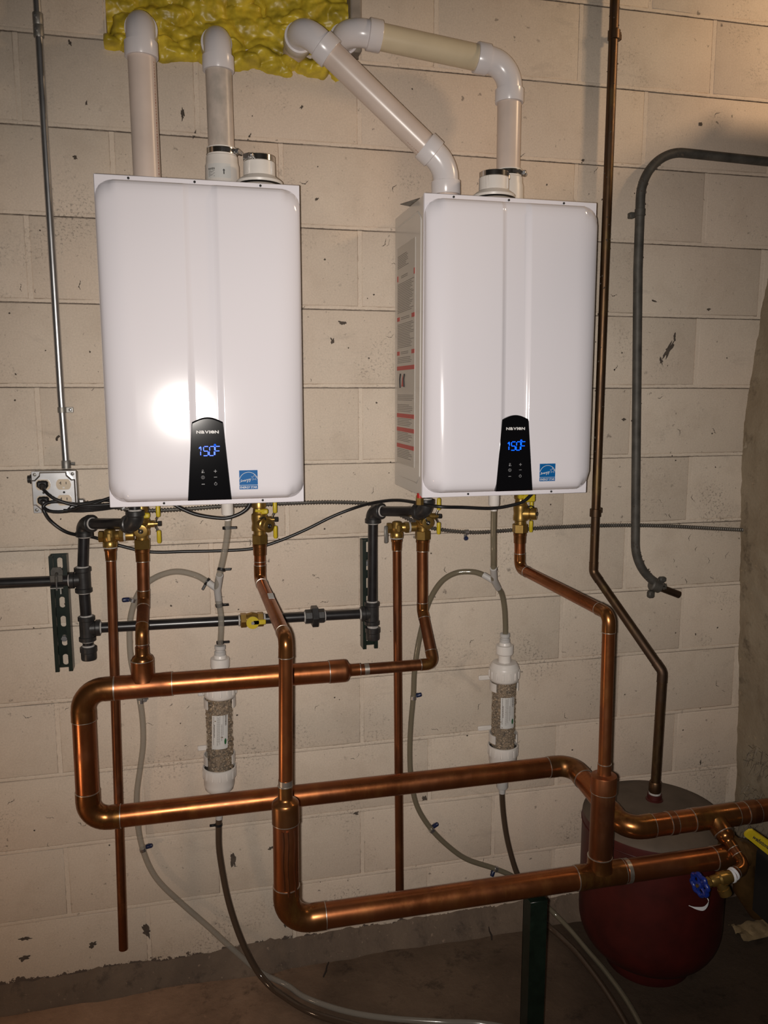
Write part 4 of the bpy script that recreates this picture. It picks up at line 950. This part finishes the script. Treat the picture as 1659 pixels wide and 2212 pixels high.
# ================================================================== condensate tubes, neutralisers
RT = .0078
def hose(lab, pts, mat, r=RT, base=None, n=9):
    t = thing('condensate_tube', base or pts[-1], lab, 'hose', 'condensate tubes'); MB().tube(spline(pts, n), r, 16).build('tube', mat, t); return t
def pinch(t, P, ax, side, L=.022, mat='black_rubber'):
    P, ax, side = V(P), V(ax).normalized(), V(side).normalized(); m = MB().lathe([(RT, -.0035), (RT+.0022, -.003), (RT+.0022, .003), (RT, .0035)], P, ax, 16)
    m.box(P+side*(RT+L*.36), (L*.75, .006, .006), (side, ax.cross(side), ax), .001); m.build('pinch_clip', mat, t)
t1 = hose('clear condensate tube from the left heater spigot down to the left cartridge', [(.4445, -.2, 1.306), (.441, -.190, 1.262), (.431, -.170, 1.205), (.418, -.135, 1.140), (.4165, -.105, 1.105), (.421, -.096, 1.070), (.4245, -.092, 1.036), (.4235, -.086, .998), (.421, -.070, .958)], 'vinyl_tube', base=(.421, -.068, .958))
yf = MB().tube([(.4225, -.148, 1.160), (.4168, -.113, 1.113), (.4200, -.093, 1.078)], .0090, 16); yf.tube([(.4172, -.115, 1.116), (.392, -.100, 1.134)], .0085, 16); yf.build('wye_fitting', 'plastic_grey', t1)
pinch(t1, (.441, -.192, 1.285), Z, X); pinch(t1, (.4265, -.160, 1.176), (.3, .4, 1), X); pinch(t1, (.421, -.090, 1.068), (-.2, -.3, 1), X); pinch(t1, (.421, -.068, .962), Z, X); pinch(t1, (.392, -.100, 1.134), (-.8, 0, .6), (-.5, -.2, -.8))
t2 = hose('clear bypass tube arching left from the left wye, then down the wall to the floor', [(.398, -.104, 1.130), (.366, -.088, 1.148), (.322, -.075, 1.158), (.282, -.064, 1.150), (.246, -.054, 1.130), (.222, -.042, 1.102), (.203, -.034, 1.056), (.194, -.032, 1.006), (.193, -.032, .930), (.202, -.032, .866), (.2105, -.026, .808), (.215, -.024, .745), (.213, -.022, .680), (.203, -.022, .616), (.191, -.022, .540), (.190, -.022, .460), (.199, -.024, .390), (.217, -.026, .328), (.246, -.030, .276), (.305, -.034, .205), (.365, -.042, .140), (.432, -.060, .070), (.500, -.085, .010), (.572, -.134, -.008), (.615, -.188, -.010), (.705, -.256, -.011), (.806, -.306, -.011), (.943, -.353, -.011), (1.069, -.393, -.011), (1.25, -.50, -.011)], 'vinyl_tube', base=(.6, -.17, -.01))
t3 = hose('dark stained drain tube from the left cartridge curving away over the floor', [(.4035, -.066, .470), (.4020, -.066, .440), (.4015, -.066, .385), (.408, -.068, .318), (.421, -.072, .233), (.442, -.078, .148), (.468, -.088, .075), (.496, -.100, .020), (.528, -.132, -.006), (.560, -.172, -.010), (.603, -.224, -.011), (.654, -.268, -.011), (.735, -.320, -.011), (.84, -.385, -.011), (.93, -.47, -.011), (.98, -.60, -.011), (.99, -.78, -.011)], 'vinyl_tube_stained', .0088, base=(.6, -.22, -.01))
pinch(t3, (.4022, -.066, .452), Z, -X)
t4 = hose('olive-tinted condensate tube from the right heater spigot down to the right cartridge', [(1.123, -.2, 1.310), (1.127, -.190, 1.245), (1.133, -.180, 1.170), (1.148, -.145, 1.112), (1.172, -.105, 1.080), (1.196, -.085, 1.052), (1.209, -.076, 1.008), (1.2155, -.070, .955), (1.2165, -.069, .928)], 'vinyl_tube_olive', base=(1.217, -.07, .93))
yf = MB().tube([(1.136, -.172, 1.146), (1.152, -.138, 1.105), (1.180, -.098, 1.072)], .0090, 16); yf.tube([(1.158, -.128, 1.098), (1.132, -.108, 1.114)], .0085, 16); yf.build('wye_fitting', 'plastic_grey', t4)
t5 = hose('clear bypass tube arching left from the right wye, then down past the second relief pipe', [(1.140, -.112, 1.110), (1.110, -.090, 1.119), (1.064, -.074, 1.115), (1.026, -.060, 1.088), (.996, -.048, 1.032), (.980, -.040, .966), (.968, -.034, .900), (.960, -.028, .822), (.959, -.022, .750), (.953, -.020, .670), (.950, -.020, .586), (.954, -.020, .500), (.972, -.020, .412), (1.015, -.020, .334), (1.073, -.020, .267), (1.132, -.020, .218), (1.219, -.022, .177), (1.283, -.026, .140), (1.34, -.036, .085), (1.395, -.050, .030), (1.430, -.105, .000), (1.445, -.19, -.010), (1.455, -.30, -.011), (1.450, -.45, -.011), (1.40, -.75, -.011)], 'vinyl_tube_olive', base=(1.44, -.19, -.01))
t6 = hose('dull brown drain tube from the right cartridge, passing behind the green post', [(1.2185, -.066, .468), (1.222, -.058, .435), (1.232, -.046, .372), (1.246, -.038, .298), (1.264, -.034, .228), (1.288, -.034, .155), (1.325, -.045, .070), (1.365, -.075, .010), (1.395, -.13, -.008), (1.412, -.22, -.010), (1.418, -.36, -.011), (1.405, -.52, -.011), (1.36, -.75, -.011)], 'vinyl_tube_stained', .0086, base=(1.39, -.13, -.01))
# screwed p-clamps holding the tubes to the wall
for (x, z, ax, sd, lab, tp) in ((.2125, .803, (0, 0, 1), (.6, 0, .15), 'dark screw clamp on the clear tube, just under the left copper tee', 0), (.2005, .383, (.25, 0, -1), (.95, 0, .35), 'dark screw clamp on the clear tube, below the long lower header at left', 1), (.9585, .745, (.1, 0, 1), (.95, 0, .3), 'dark screw clamp on the bypass tube, just right of the second relief pipe', 1), (1.017, .331, (.7, 0, -.8), (.75, 0, .7), 'dark screw clamp where the bypass tube starts curving along the wall', 1), (1.221, .1765, (1, 0, -.4), (-.45, 0, -.8), 'dark screw clamp on the bypass tube just above the bottom header', 1), (.2060, 1.083, (.4, 0, 1), (-1, 0, .05), 'blue-headed screw clamp on the clear tube left of the cold drop pipe', 1)):
    ax, sd = V(ax).normalized(), V(sd).normalized(); P = V((x, -.024 if z < 1 else -.045, z)); t = thing('tube_clamp', (x, 0, z), lab, 'clamp', 'tube clamps')
    m = MB().lathe([(.0080, -.0045), (.0094, -.0045), (.0094, .0045), (.0080, .0045)], P, ax, 16); m.box(P+sd*.013+Y*.010, (.012, .004, .010), (sd, Y, sd.cross(Y)), .001); m.build('band', 'zinc', t)
    if tp: MB().lathe([(.0058, 0), (.0062, .002), (.0062, .014), (.0045, .017)], P+sd*.010+Y*.006, (sd-Y*.35), 12).build('screw', 'screw_blue', t)
    else: MB().lathe([(.005, 0), (.005, .004)], P+sd*.012, -Y, 10).build('screw', 'zinc', t)

def stones(m, C, r, z0, z1, n, seed):
    q_ = random.Random(seed); phi = (1+5**.5)/2
    iv = [V(p).normalized() for p in ((-1, phi, 0), (1, phi, 0), (-1, -phi, 0), (1, -phi, 0), (0, -1, phi), (0, 1, phi), (0, -1, -phi), (0, 1, -phi), (phi, 0, -1), (phi, 0, 1), (-phi, 0, -1), (-phi, 0, 1))]
    fc = [(0, 11, 5), (0, 5, 1), (0, 1, 7), (0, 7, 10), (0, 10, 11), (1, 5, 9), (5, 11, 4), (11, 10, 2), (10, 7, 6), (7, 1, 8), (3, 9, 4), (3, 4, 2), (3, 2, 6), (3, 6, 8), (3, 8, 9), (4, 9, 5), (2, 4, 11), (6, 2, 10), (8, 6, 7), (9, 8, 1)]
    for _ in range(n):
        a = q_.uniform(0, 2*PI); rr = r-q_.uniform(.003, .0065); s = q_.uniform(.0036, .0058); P = V((C[0]+rr*math.cos(a), C[1]+rr*math.sin(a), q_.uniform(z0, z1)))
        sc = (q_.uniform(.7, 1.2), q_.uniform(.7, 1.2), q_.uniform(.7, 1.2)); m.add([P+V((v.x*s*sc[0], v.y*s*sc[1], v.z*s*sc[2])) for v in iv], fc)
def cartridge(x, dx, y, zt, lab, seed):
    """zt = top of the hose fitting; the body leans by dx over its length"""
    z = lambda d: zt-d; t = thing('condensate_neutraliser', (x+dx, y, zt-.49), lab, 'filter cartridge', 'condensate neutralisers'); ax = V((dx, 0, -.49)).normalized(); O = V((x, y, zt))
    L = lambda prof, seg=30: MB().lathe(prof, O, ax, seg)
    L([(.010, -.004), (.0145, -.003), (.0145, .006), (.0125, .008), (.0125, .012), (.0150, .013), (.0150, .026)], 24).build('hose_adapter', 'plastic_grey', t)
    L([(.0150, .022), (.0165, .024), (.0165, .040), (.0150, .041)]).build('neck', 'plastic_white', t)
    L([(.0205, .030), (.0245, .031), (.0250, .034), (.0250, .054), (.0225, .058), (.0180, .060), (.0180, .088)], 20).build('union_nut', 'plastic_white', t, 20)
    cap = L([(.0175, .080), (.0340, .081), (.0385, .086), (.0400, .092), (.0420, .094), (.0430, .098), (.0430, .128), (.0400, .134), (.0370, .136)]).build('top_cap', 'plastic_white', t)
    bc = L([(.0362, .346), (.0406, .345), (.0408, .329), (.0440, .330), (.0446, .333), (.0440, .358), (.0408, .364), (.0402, .380), (.0370, .392), (.0300, .399), (.0180, .401)]).build('bottom_cap', 'plastic_white', t)
    e, g = perp(ax)
    for par, d in ((cap, .114), (bc, .346)):
        for k in range(14):
            q = 2*PI*k/14; rd = e*math.cos(q)+g*math.sin(q); MB().box(O+ax*d+rd*.0434, (.003, .006, .022), (rd, ax.cross(rd), ax), .0008).build('grip_rib', 'plastic_white', par)
    L([(.0345, .338), (.0404, .337), (.0404, .342)]).build('black_seal', 'black_rubber', t)
    L([(.0160, .396), (.0170, .398), (.0170, .462), (.0150, .466), (.0100, .468), (.0090, .482)], 22).build('outlet_stub', 'plastic_grey', t)
    L([(.0350, .130), (.0350, .340)], 36).build('clear_barrel', 'acrylic', t)
    MB().lathe([(.0300, .131), (.0300, .338)], O, ax, 24).build('chip_core', 'stone', t)
    m = MB(); C = O+ax*.226; stones(m, (C.x, C.y), .0345, zt-.334, zt-.132, 900, seed); m.build('marble_chips', 'stone', t, 70, kind='stuff')
    # wrapped label
    r = .0355; m = MB(); vs = []; q0, q1 = -.62, .60
    lbf = lambda q, d, k=0.0: O+ax*d+(X*math.sin(q)-Y*math.cos(q))*(r+k)
    for i in range(13): q = q0+(q1-q0)*i/12; vs += [lbf(q, .176), lbf(q, .268), lbf(q, .268, -.0004), lbf(q, .176, -.0004)]
    m.add(vs, [(4*i+a, 4*i+(a+1) % 4, 4*i+4+(a+1) % 4, 4*i+4+a) for i in range(12) for a in range(4)]); lb = m.build('paper_label', 'label_white', t)
    m = MB(); q_ = random.Random(seed)
    for k, (q, da, db, wd) in enumerate(((-.48, .178, .256, .0016), (-.42, .20, .235, .0022), (-.22, .178, .258, .0010), (-.15, .180, .258, .0010), (-.09, .180, .250, .0010), (-.02, .178, .256, .0010), (.12, .200, .245, .0016), (.22, .176, .230, .0010), (.42, .176, .204, .0040))):
        d = da
        while d < db: h = q_.uniform(.002, .006); m.add([lbf(q-wd/2/r, d, .0004), lbf(q+wd/2/r, d, .0004), lbf(q+wd/2/r, min(db, d+h), .0004), lbf(q-wd/2/r, min(db, d+h), .0004)], [(0, 1, 2, 3)]); d += h+.0009
    m.build('label_print', 'print_grey', lb)
    MB().add([lbf(.40+.085*math.cos(2*PI*k/16), .248+.0085*math.sin(2*PI*k/16), .0005) for k in range(16)], [tuple(range(16))]).build('green_oval', 'label_green', lb)
    for d in (.150, .306):                                  # spring clips on the wall
        m = MB(); C = O+ax*d; cx = []
        for i in range(25):
            q = -PI*.20+PI*1.40*i/24; cx.append(C+V((.0385*math.cos(q), .0385*math.sin(q), 0)))
        for sgz in (-1, 1): pass
        vs = []
        for p in cx:
            n_ = (p-C).normalized(); vs += [p-Z*.012, p+Z*.012, p+Z*.012+n_*.003, p-Z*.012+n_*.003]
        m.add(vs, [(4*i+a, 4*i+(a+1) % 4, 4*i+4+(a+1) % 4, 4*i+4+a) for i in range(24) for a in range(4)]+[(0, 1, 2, 3), (96, 97, 98, 99)])
        m.box((C.x, (C.y+.04)/2-.004, C.z), (.024, abs(C.y+.04)+.012, .022), None, .002); m.box((C.x-.030, -.006, C.z+.004), (.052, .008, .014), None, .002); m.build('wall_clip', 'plastic_white', t)
cartridge(.4205, -.017, -.066, .950, 'left clear cartridge of stone chips, crossed by both copper headers', 3)
cartridge(1.2165, .002, -.066, .926, 'right clear cartridge of stone chips, on the wall below the right heater', 4)

# ================================================================== old pipes at the right
t = thing('old_copper_pipe', (1.505, -.03, 1.1), 'tarnished brown pipe down the right wall, jogging forward into the red tank', 'copper pipe')
run(t, [(1.502, -.030, 2.95), (1.505, -.030, 1.085), (1.610, -.245, .845), (1.606, -.245, .47)], .0128, 'copper_old', 'copper_old', .022, .020, ringmat='copper_old')
for z in (2.555, 1.262):
    m = MB().lathe([(.0150, -.012), (.0165, -.011), (.0165, .011), (.0150, .012)], (1.504, -.030, z), Z, 18); m.box((1.526, -.010, z+.004), (.018, .014, .016), None, .002); m.box((1.520, -.022, z+.006), (.012, .018, .010), None, .002); m.build('wall_strap', 'copper_old', t)
r3 = random.Random(5); m = MB()
for k in range(70):
    z = r3.uniform(1.9, 2.75) if k < 46 else r3.uniform(1.1, 1.9); q = r3.uniform(0, 2*PI); P = V((1.503+.0128*math.cos(q), -.030+.0128*math.sin(q), z)); m.tube([P, P+V((r3.uniform(-.003, .003), r3.uniform(-.003, .002), r3.uniform(-.007, .002)))], [.0022, .0009], 5)
m.build('dust_fringe', 'dust', t, kind='stuff')
t2_ = MB().lathe([(.0150, .012), (.0172, .018), (.0172, .042), (.0150, .046)], (1.606, -.245, .478), Z, 20).build('adapter', 'copper_old', t); MB().ring((1.606, -.245, .489), Z, .0150, .004, .0015).build('sealing_tape', 'thread_sealant', t2_)

t = thing('grey_conduit', (1.62, -.02, 1.1), 'dusty grey conduit with an open end, bent round the upper right of the wall', 'conduit')
path = fillet([(2.10, -.031, 2.268), (1.62, -.030, 2.272), (1.605, -.030, 2.05), (1.628, -.030, 1.45), (1.638, -.030, 1.20), (1.650, -.030, 1.075), (1.700, -.031, 1.036)], .030, 10)
path = [V((2.10, -.031, 2.262))]+arc(V((1.604, -.030, 2.272)), V((-1, 0, .01)), V((0, 0, -1)), .125, 18)[2]+[V((1.606, -.030, 1.95)), V((1.620, -.030, 1.60)), V((1.632, -.030, 1.30))]+arc(V((1.642, -.030, 1.062)), V((.04, 0, -1)), V((1, -.02, -.33)), .150, 16)[2]+[V((1.715, -.031, 1.030))]
MB().tube(path, .0128, 18).build('tube', 'conduit_dusty', t)
d = V((.93, -.03, -.37)).normalized(); P = V((1.712, -.031, 1.032))
m = MB().lathe([(.0150, -.018), (.0185, -.014), (.0185, .012), (.0150, .016)], P, d, 16); m.box(P+V((-.018, -.004, -.024)), (.020, .018, .022), None, .004); m.box(P+V((.018, -.004, .020)), (.022, .018, .016), None, .004); m.build('end_connector', 'conduit_dusty', t)
MB().lathe([(.0080, .085), (.0112, .0852), (.0112, .010)], P, d, 18).build('open_stub', 'copper_old', t)
MB().lathe([(.0078, .070), (.0078, .0856)], P, d, 14).build('stub_bore', 'black_matt', t)
m = MB().lathe([(.0135, -.010), (.0145, -.009), (.0145, .009), (.0135, .010)], (1.6045, -.030, 2.105), Z, 18); m.box((1.590, -.010, 2.100), (.016, .018, .016), None, .002); m.build('wall_strap', 'conduit_dusty', t)
m = MB()
for k in range(130):
    i = r3.uniform(0, 1); j = int(r3.random()*(len(path)-1)); P = path[j]+(path[j+1]-path[j])*i; q = r3.uniform(0, 2*PI); n_ = V((math.cos(q), -abs(math.sin(q))*.6, math.sin(q)*.4)).normalized(); P = P+n_*.0122; m.tube([P, P+n_*r3.uniform(.001, .005)+V((0, 0, r3.uniform(-.005, .004)))], [.0032, .0012], 6)
m.build('dust_fringe', 'dust', t, kind='stuff')

t = thing('shade_duct', (2.5, -.5, 2.36), 'unseen grey sheet-metal duct added beyond the top right corner to shade the wall', 'duct')  # unseen duct, put in to cast the shadow on the upper right wall
MB().box((2.53, -.50, 2.43), (.95, .56, .14), None, .004).build('shade_duct_body', 'zinc_dull', t)
for x_ in (2.06, 2.50): MB().box((x_, -.50, 2.43), (.02, .58, .16), None, .003).build('shade_duct_flange', 'zinc_dull', t)

# ================================================================== tank, post, pump corner
TX, TY = 1.604, -.250
t = thing('expansion_tank', (TX, TY, FLOOR), 'squat dark red tank with a dusty brown top standing in the right corner', 'tank')
prof = []
for k in range(13): q = PI/2*k/12; prof.append((.197*math.sin(q)*1.0, .418+.052*math.cos(q)))
MB().lathe(prof[:12]+[(.1955, .424)], (TX, TY, 0), Z, 64).build('top_dome', 'tank_dust', t, 60)
body = [(.1955, .424), (.197, .416), (.197, .13)]
for k in range(1, 11): q = PI/2*k/10; body.append((.100+.097*math.cos(q), .13-.118*math.sin(q)))
MB().lathe(body, (TX, TY, 0), Z, 64).build('shell', 'tank_red', t, 60)
MB().lathe([(.115, FLOOR-.004-.0), (.118, FLOOR), (.118, .030), (.112, .034)], (TX, TY, 0), Z, 48).build('base_ring', 'tank_red', t)
m = MB().lathe([(.024, .455), (.024, .472), (.0200, .474), (.0200, .486)], (TX+.002, TY+.005, 0), Z, 24); m.build('top_boss', 'tank_red', t)
MB().tube([(TX+.1295*math.cos(q), TY+.1295*math.sin(q), .018) for q in [PI*1.02+.030*k for k in range(34)]], .0014, 6).build('worn_rim', 'thread_sealant', t)
m = MB(); m.tube([(TX+.1975*math.cos(q), TY+.1975*math.sin(q), .400) for q in [2*PI*k/48 for k in range(48)]], .0022, 6, closed=True); m.build('weld_seam', 'tank_red', t)

t = thing('support_post', (1.098, YH, FLOOR), 'dark green channel post standing on the floor under the bottom copper header', 'post'); m = MB(); px = 1.098; H = .468-FLOOR; zc = (.468+FLOOR)/2-.004
m.box((px, YH-.019, zc), (.041, .0026, H)); m.box((px-.0192, YH, zc), (.0026, .041, H)); m.box((px+.0192, YH, zc), (.0026, .041, H)); m.box((px-.0155, YH+.0195, zc), (.010, .0026, H)); m.box((px+.0155, YH+.0195, zc), (.010, .0026, H)); m.build('channel', 'green_paint', t, 30)
m = MB().box((px, YH, .463), (.043, .043, .006), None, .001); m.build('post_cap', 'green_paint', t)
m = MB().box((px, YH, FLOOR+.001), (.09, .09, .006), None, .001); m.build('foot_plate', 'green_paint', t)

t = thing('circulator_pump', (1.70, YH, .40), 'black boxy circulator pump with a rusty casing at the right edge', 'pump')
m = MB().lathe([(.024, 0), (.050, .002), (.050, .014), (.030, .016), (.030, .040)], (1.606, YH, .4935), X, 28); m.build('inlet_flange', 'bronze_cast', t)
m = MB().lathe([(.026, -.040), (.042, -.034), (.050, -.015), (.050, .015), (.042, .034), (.026, .040)], (1.655, YH+.02, .462), Y, 30); m.tube([(1.645, YH, .47), (1.655, YH, .40), (1.70, YH, .33)], [.026, .028, .024], 18); m.build('casing', 'bronze_cast', t)
m = MB().box((1.755, YH-.095, .440), (.200, .14, .165), None, .006); m.build('motor_housing', 'black_matt', t)
t = thing('ball_valve', (1.66, -.60, .53), 'ball valve with a long yellow lever, beside the black pump', 'valve')
m = MB().lathe([(.022, -.04), (.022, -.02), (.030, -.012), (.030, .012), (.022, .02), (.022, .04)], (1.735, -.655, .545), V((.5, .5, -.7)), 20); m.build('valve_body', 'brass', t)
ha, hb = V((1.588, -.65, .602)), V((1.665, -.66, .543)); ex = (hb-ha).normalized(); ey = V((.45, -.35, .82)); ey = (ey-ex*ey.dot(ex)).normalized(); ez = ex.cross(ey)
L_ = (hb-ha).length+.05; pol = [(0, -.006), (.004, -.012), (L_*.6, -.016), (L_, -.020), (L_, .018), (L_*.6, .014), (.006, .012), (0, .006)]
lv = MB().prism(pol, ha-ez*.003, ex, ey, ez, .006).build('lever', 'yellow_vinyl', t)
m = MB(); sg = 1 if ez.dot(CAM-ha) > 0 else -1
vs, fs = glyphs('webstone', .0135, 'CENTER', .03)
m.add([ha+ex*(.046+x)+ey*(y*sg if False else y) + ez*(.0036*sg) for x, y in vs], fs); m.build('lever_print', 'print_black', lv)

t = thing('drain_valve', (1.52, -.64, .47), 'brass drain tap with a blue handwheel in front of the red tank', 'valve')
B0 = V((1.560, -.640, .487)); dv = V((-.965, -.02, -.10)).normalized()
m = MB().lathe([(.0145, 0), (.0145, .012), (.0165, .013), (.0165, .030), (.0130, .034), (.0130, .048), (.0105, .054)], B0, dv, 18); m.lathe([(.0125, .0), (.0125, .022), (.0145, .023), (.0145, .038), (.010, .0385)], B0+dv*.030, V((.35, -.25, -.9)), 16); m.build('tap_body', 'brass', t)
m = MB(); hexa(m, B0+dv*.062, dv, .0125, .014); m.build('packing_nut', 'brass', t, 20)
MB().ring(B0+dv*(-.004), dv, .0142, .004, .002).build('sealing_tape', 'tape_white', t)
HC = B0+dv*.082; wax = V((-.965, -.17, -.06)).normalized(); e, g = perp(wax); m = MB()
m.tube([HC+(e*math.cos(2*PI*k/40)+g*math.sin(2*PI*k/40))*(.0235+.0022*math.sin(2*PI*k/40*8)) for k in range(40)], .0056, 10, closed=True)
for k in range(5): q = 2*PI*k/5; m.tube([HC, HC+(e*math.cos(q)+g*math.sin(q))*.023], .0038, 8)
m.lathe([(.009, -.006), (.009, .004), (.006, .006)], HC, wax, 14); hw = m.build('handwheel', 'handwheel_blue', t); MB().lathe([(.0042, .006), (.0042, .010)], HC, wax, 6).build('wheel_screw', 'brass', hw)
MB().tube([B0+dv*.05, HC], .005, 10).build('stem', 'brass', t)
vs = []; cvp = spline([HC+V((.012, -.004, -.024)), HC+V((.022, -.006, -.042)), HC+V((.010, -.008, -.056)), HC+V((-.012, -.008, -.052)), HC+V((-.030, -.006, -.044))], 5)
for i, p in enumerate(cvp): w_ = .0008+.0042*math.sin(PI*i/(len(cvp)-1))**2; vs += [p-Z*w_, p+Z*w_, p+Z*w_+Y*.0006, p-Z*w_+Y*.0006]
MB().add(vs, [(4*i+a, 4*i+(a+1) % 4, 4*i+4+(a+1) % 4, 4*i+4+a) for i in range(len(cvp)-1) for a in range(4)]).build('paper_tag', 'tape_white', t)

# wire lath sticking out by the chimney foot
t = thing('wire_lath', (1.98, -.20, .30), 'frayed bundle of dull wire lath in the corner behind the right-hand pipe', 'wire mesh'); m = MB(); r4 = random.Random(11)
for k in range(150):
    a = V((2.05+r4.uniform(-.01, .02), r4.uniform(-.22, -.06), r4.uniform(.20, .38) if k < 110 else r4.uniform(.46, .52))); d_ = V((-1, r4.uniform(-.9, .3), r4.uniform(-.8, .5))).normalized(); L_ = r4.uniform(.015, .045); b = a+d_*L_*.5+V((0, 0, r4.uniform(-.01, .015))); c_ = a+d_*L_+V((0, 0, r4.uniform(-.03, .01)))
    m.tube([a, b, c_], .0007, 4)
m.build('wires', 'lath_wire', t, kind='stuff')

# odds and ends on the floor
for lab, a, b in (('thin dark twig on the floor below the bottom elbow', (.675, -.118, -.013), (.699, -.066, -.010)), ('thin dark twig on the floor left of the green post', (1.190, -.082, -.013), (1.196, -.040, .000))):
    t = thing('twig', a, lab, 'twig', 'twigs on the floor'); a, b = V(a), V(b); MB().tube([a, a+(b-a)*.35+V((.002, 0, .001)), a+(b-a)*.7-V((.001, 0, 0)), b], [.0022, .0028, .0022, .0014], 7).build('stick', 'twig', t)
t = thing('crumpled_card', (1.955, -.235, FLOOR), 'crumpled scrap of brown card on the floor at the right edge', 'card'); m = MB(); vs = []; fs = []
for i in range(13):
    for k in range(9):
        x, y = -.07+.20*i/12, -.05+.10*k/8; vs.append((1.955+x*.6+.01*noise.noise(V((i, k, 3.3))), -.235+y*.7, FLOOR+.012+.03*abs(noise.noise(V((x*17, y*17, 1))))+.05*max(0, x)))
for i in range(12): fs += [(i*9+k, i*9+k+1, (i+1)*9+k+1, (i+1)*9+k) for k in range(8)]
n = len(vs); vs += [(x, y, z-.0015) for x, y, z in vs]; fs += [tuple(q+n for q in f[::-1]) for f in fs]
for i in range(12): fs += [(i*9, (i+1)*9, n+(i+1)*9, n+i*9), (i*9+8, n+i*9+8, n+(i+1)*9+8, (i+1)*9+8)]
m.add(vs, fs); m.build('card_sheet', 'card', t, 30)
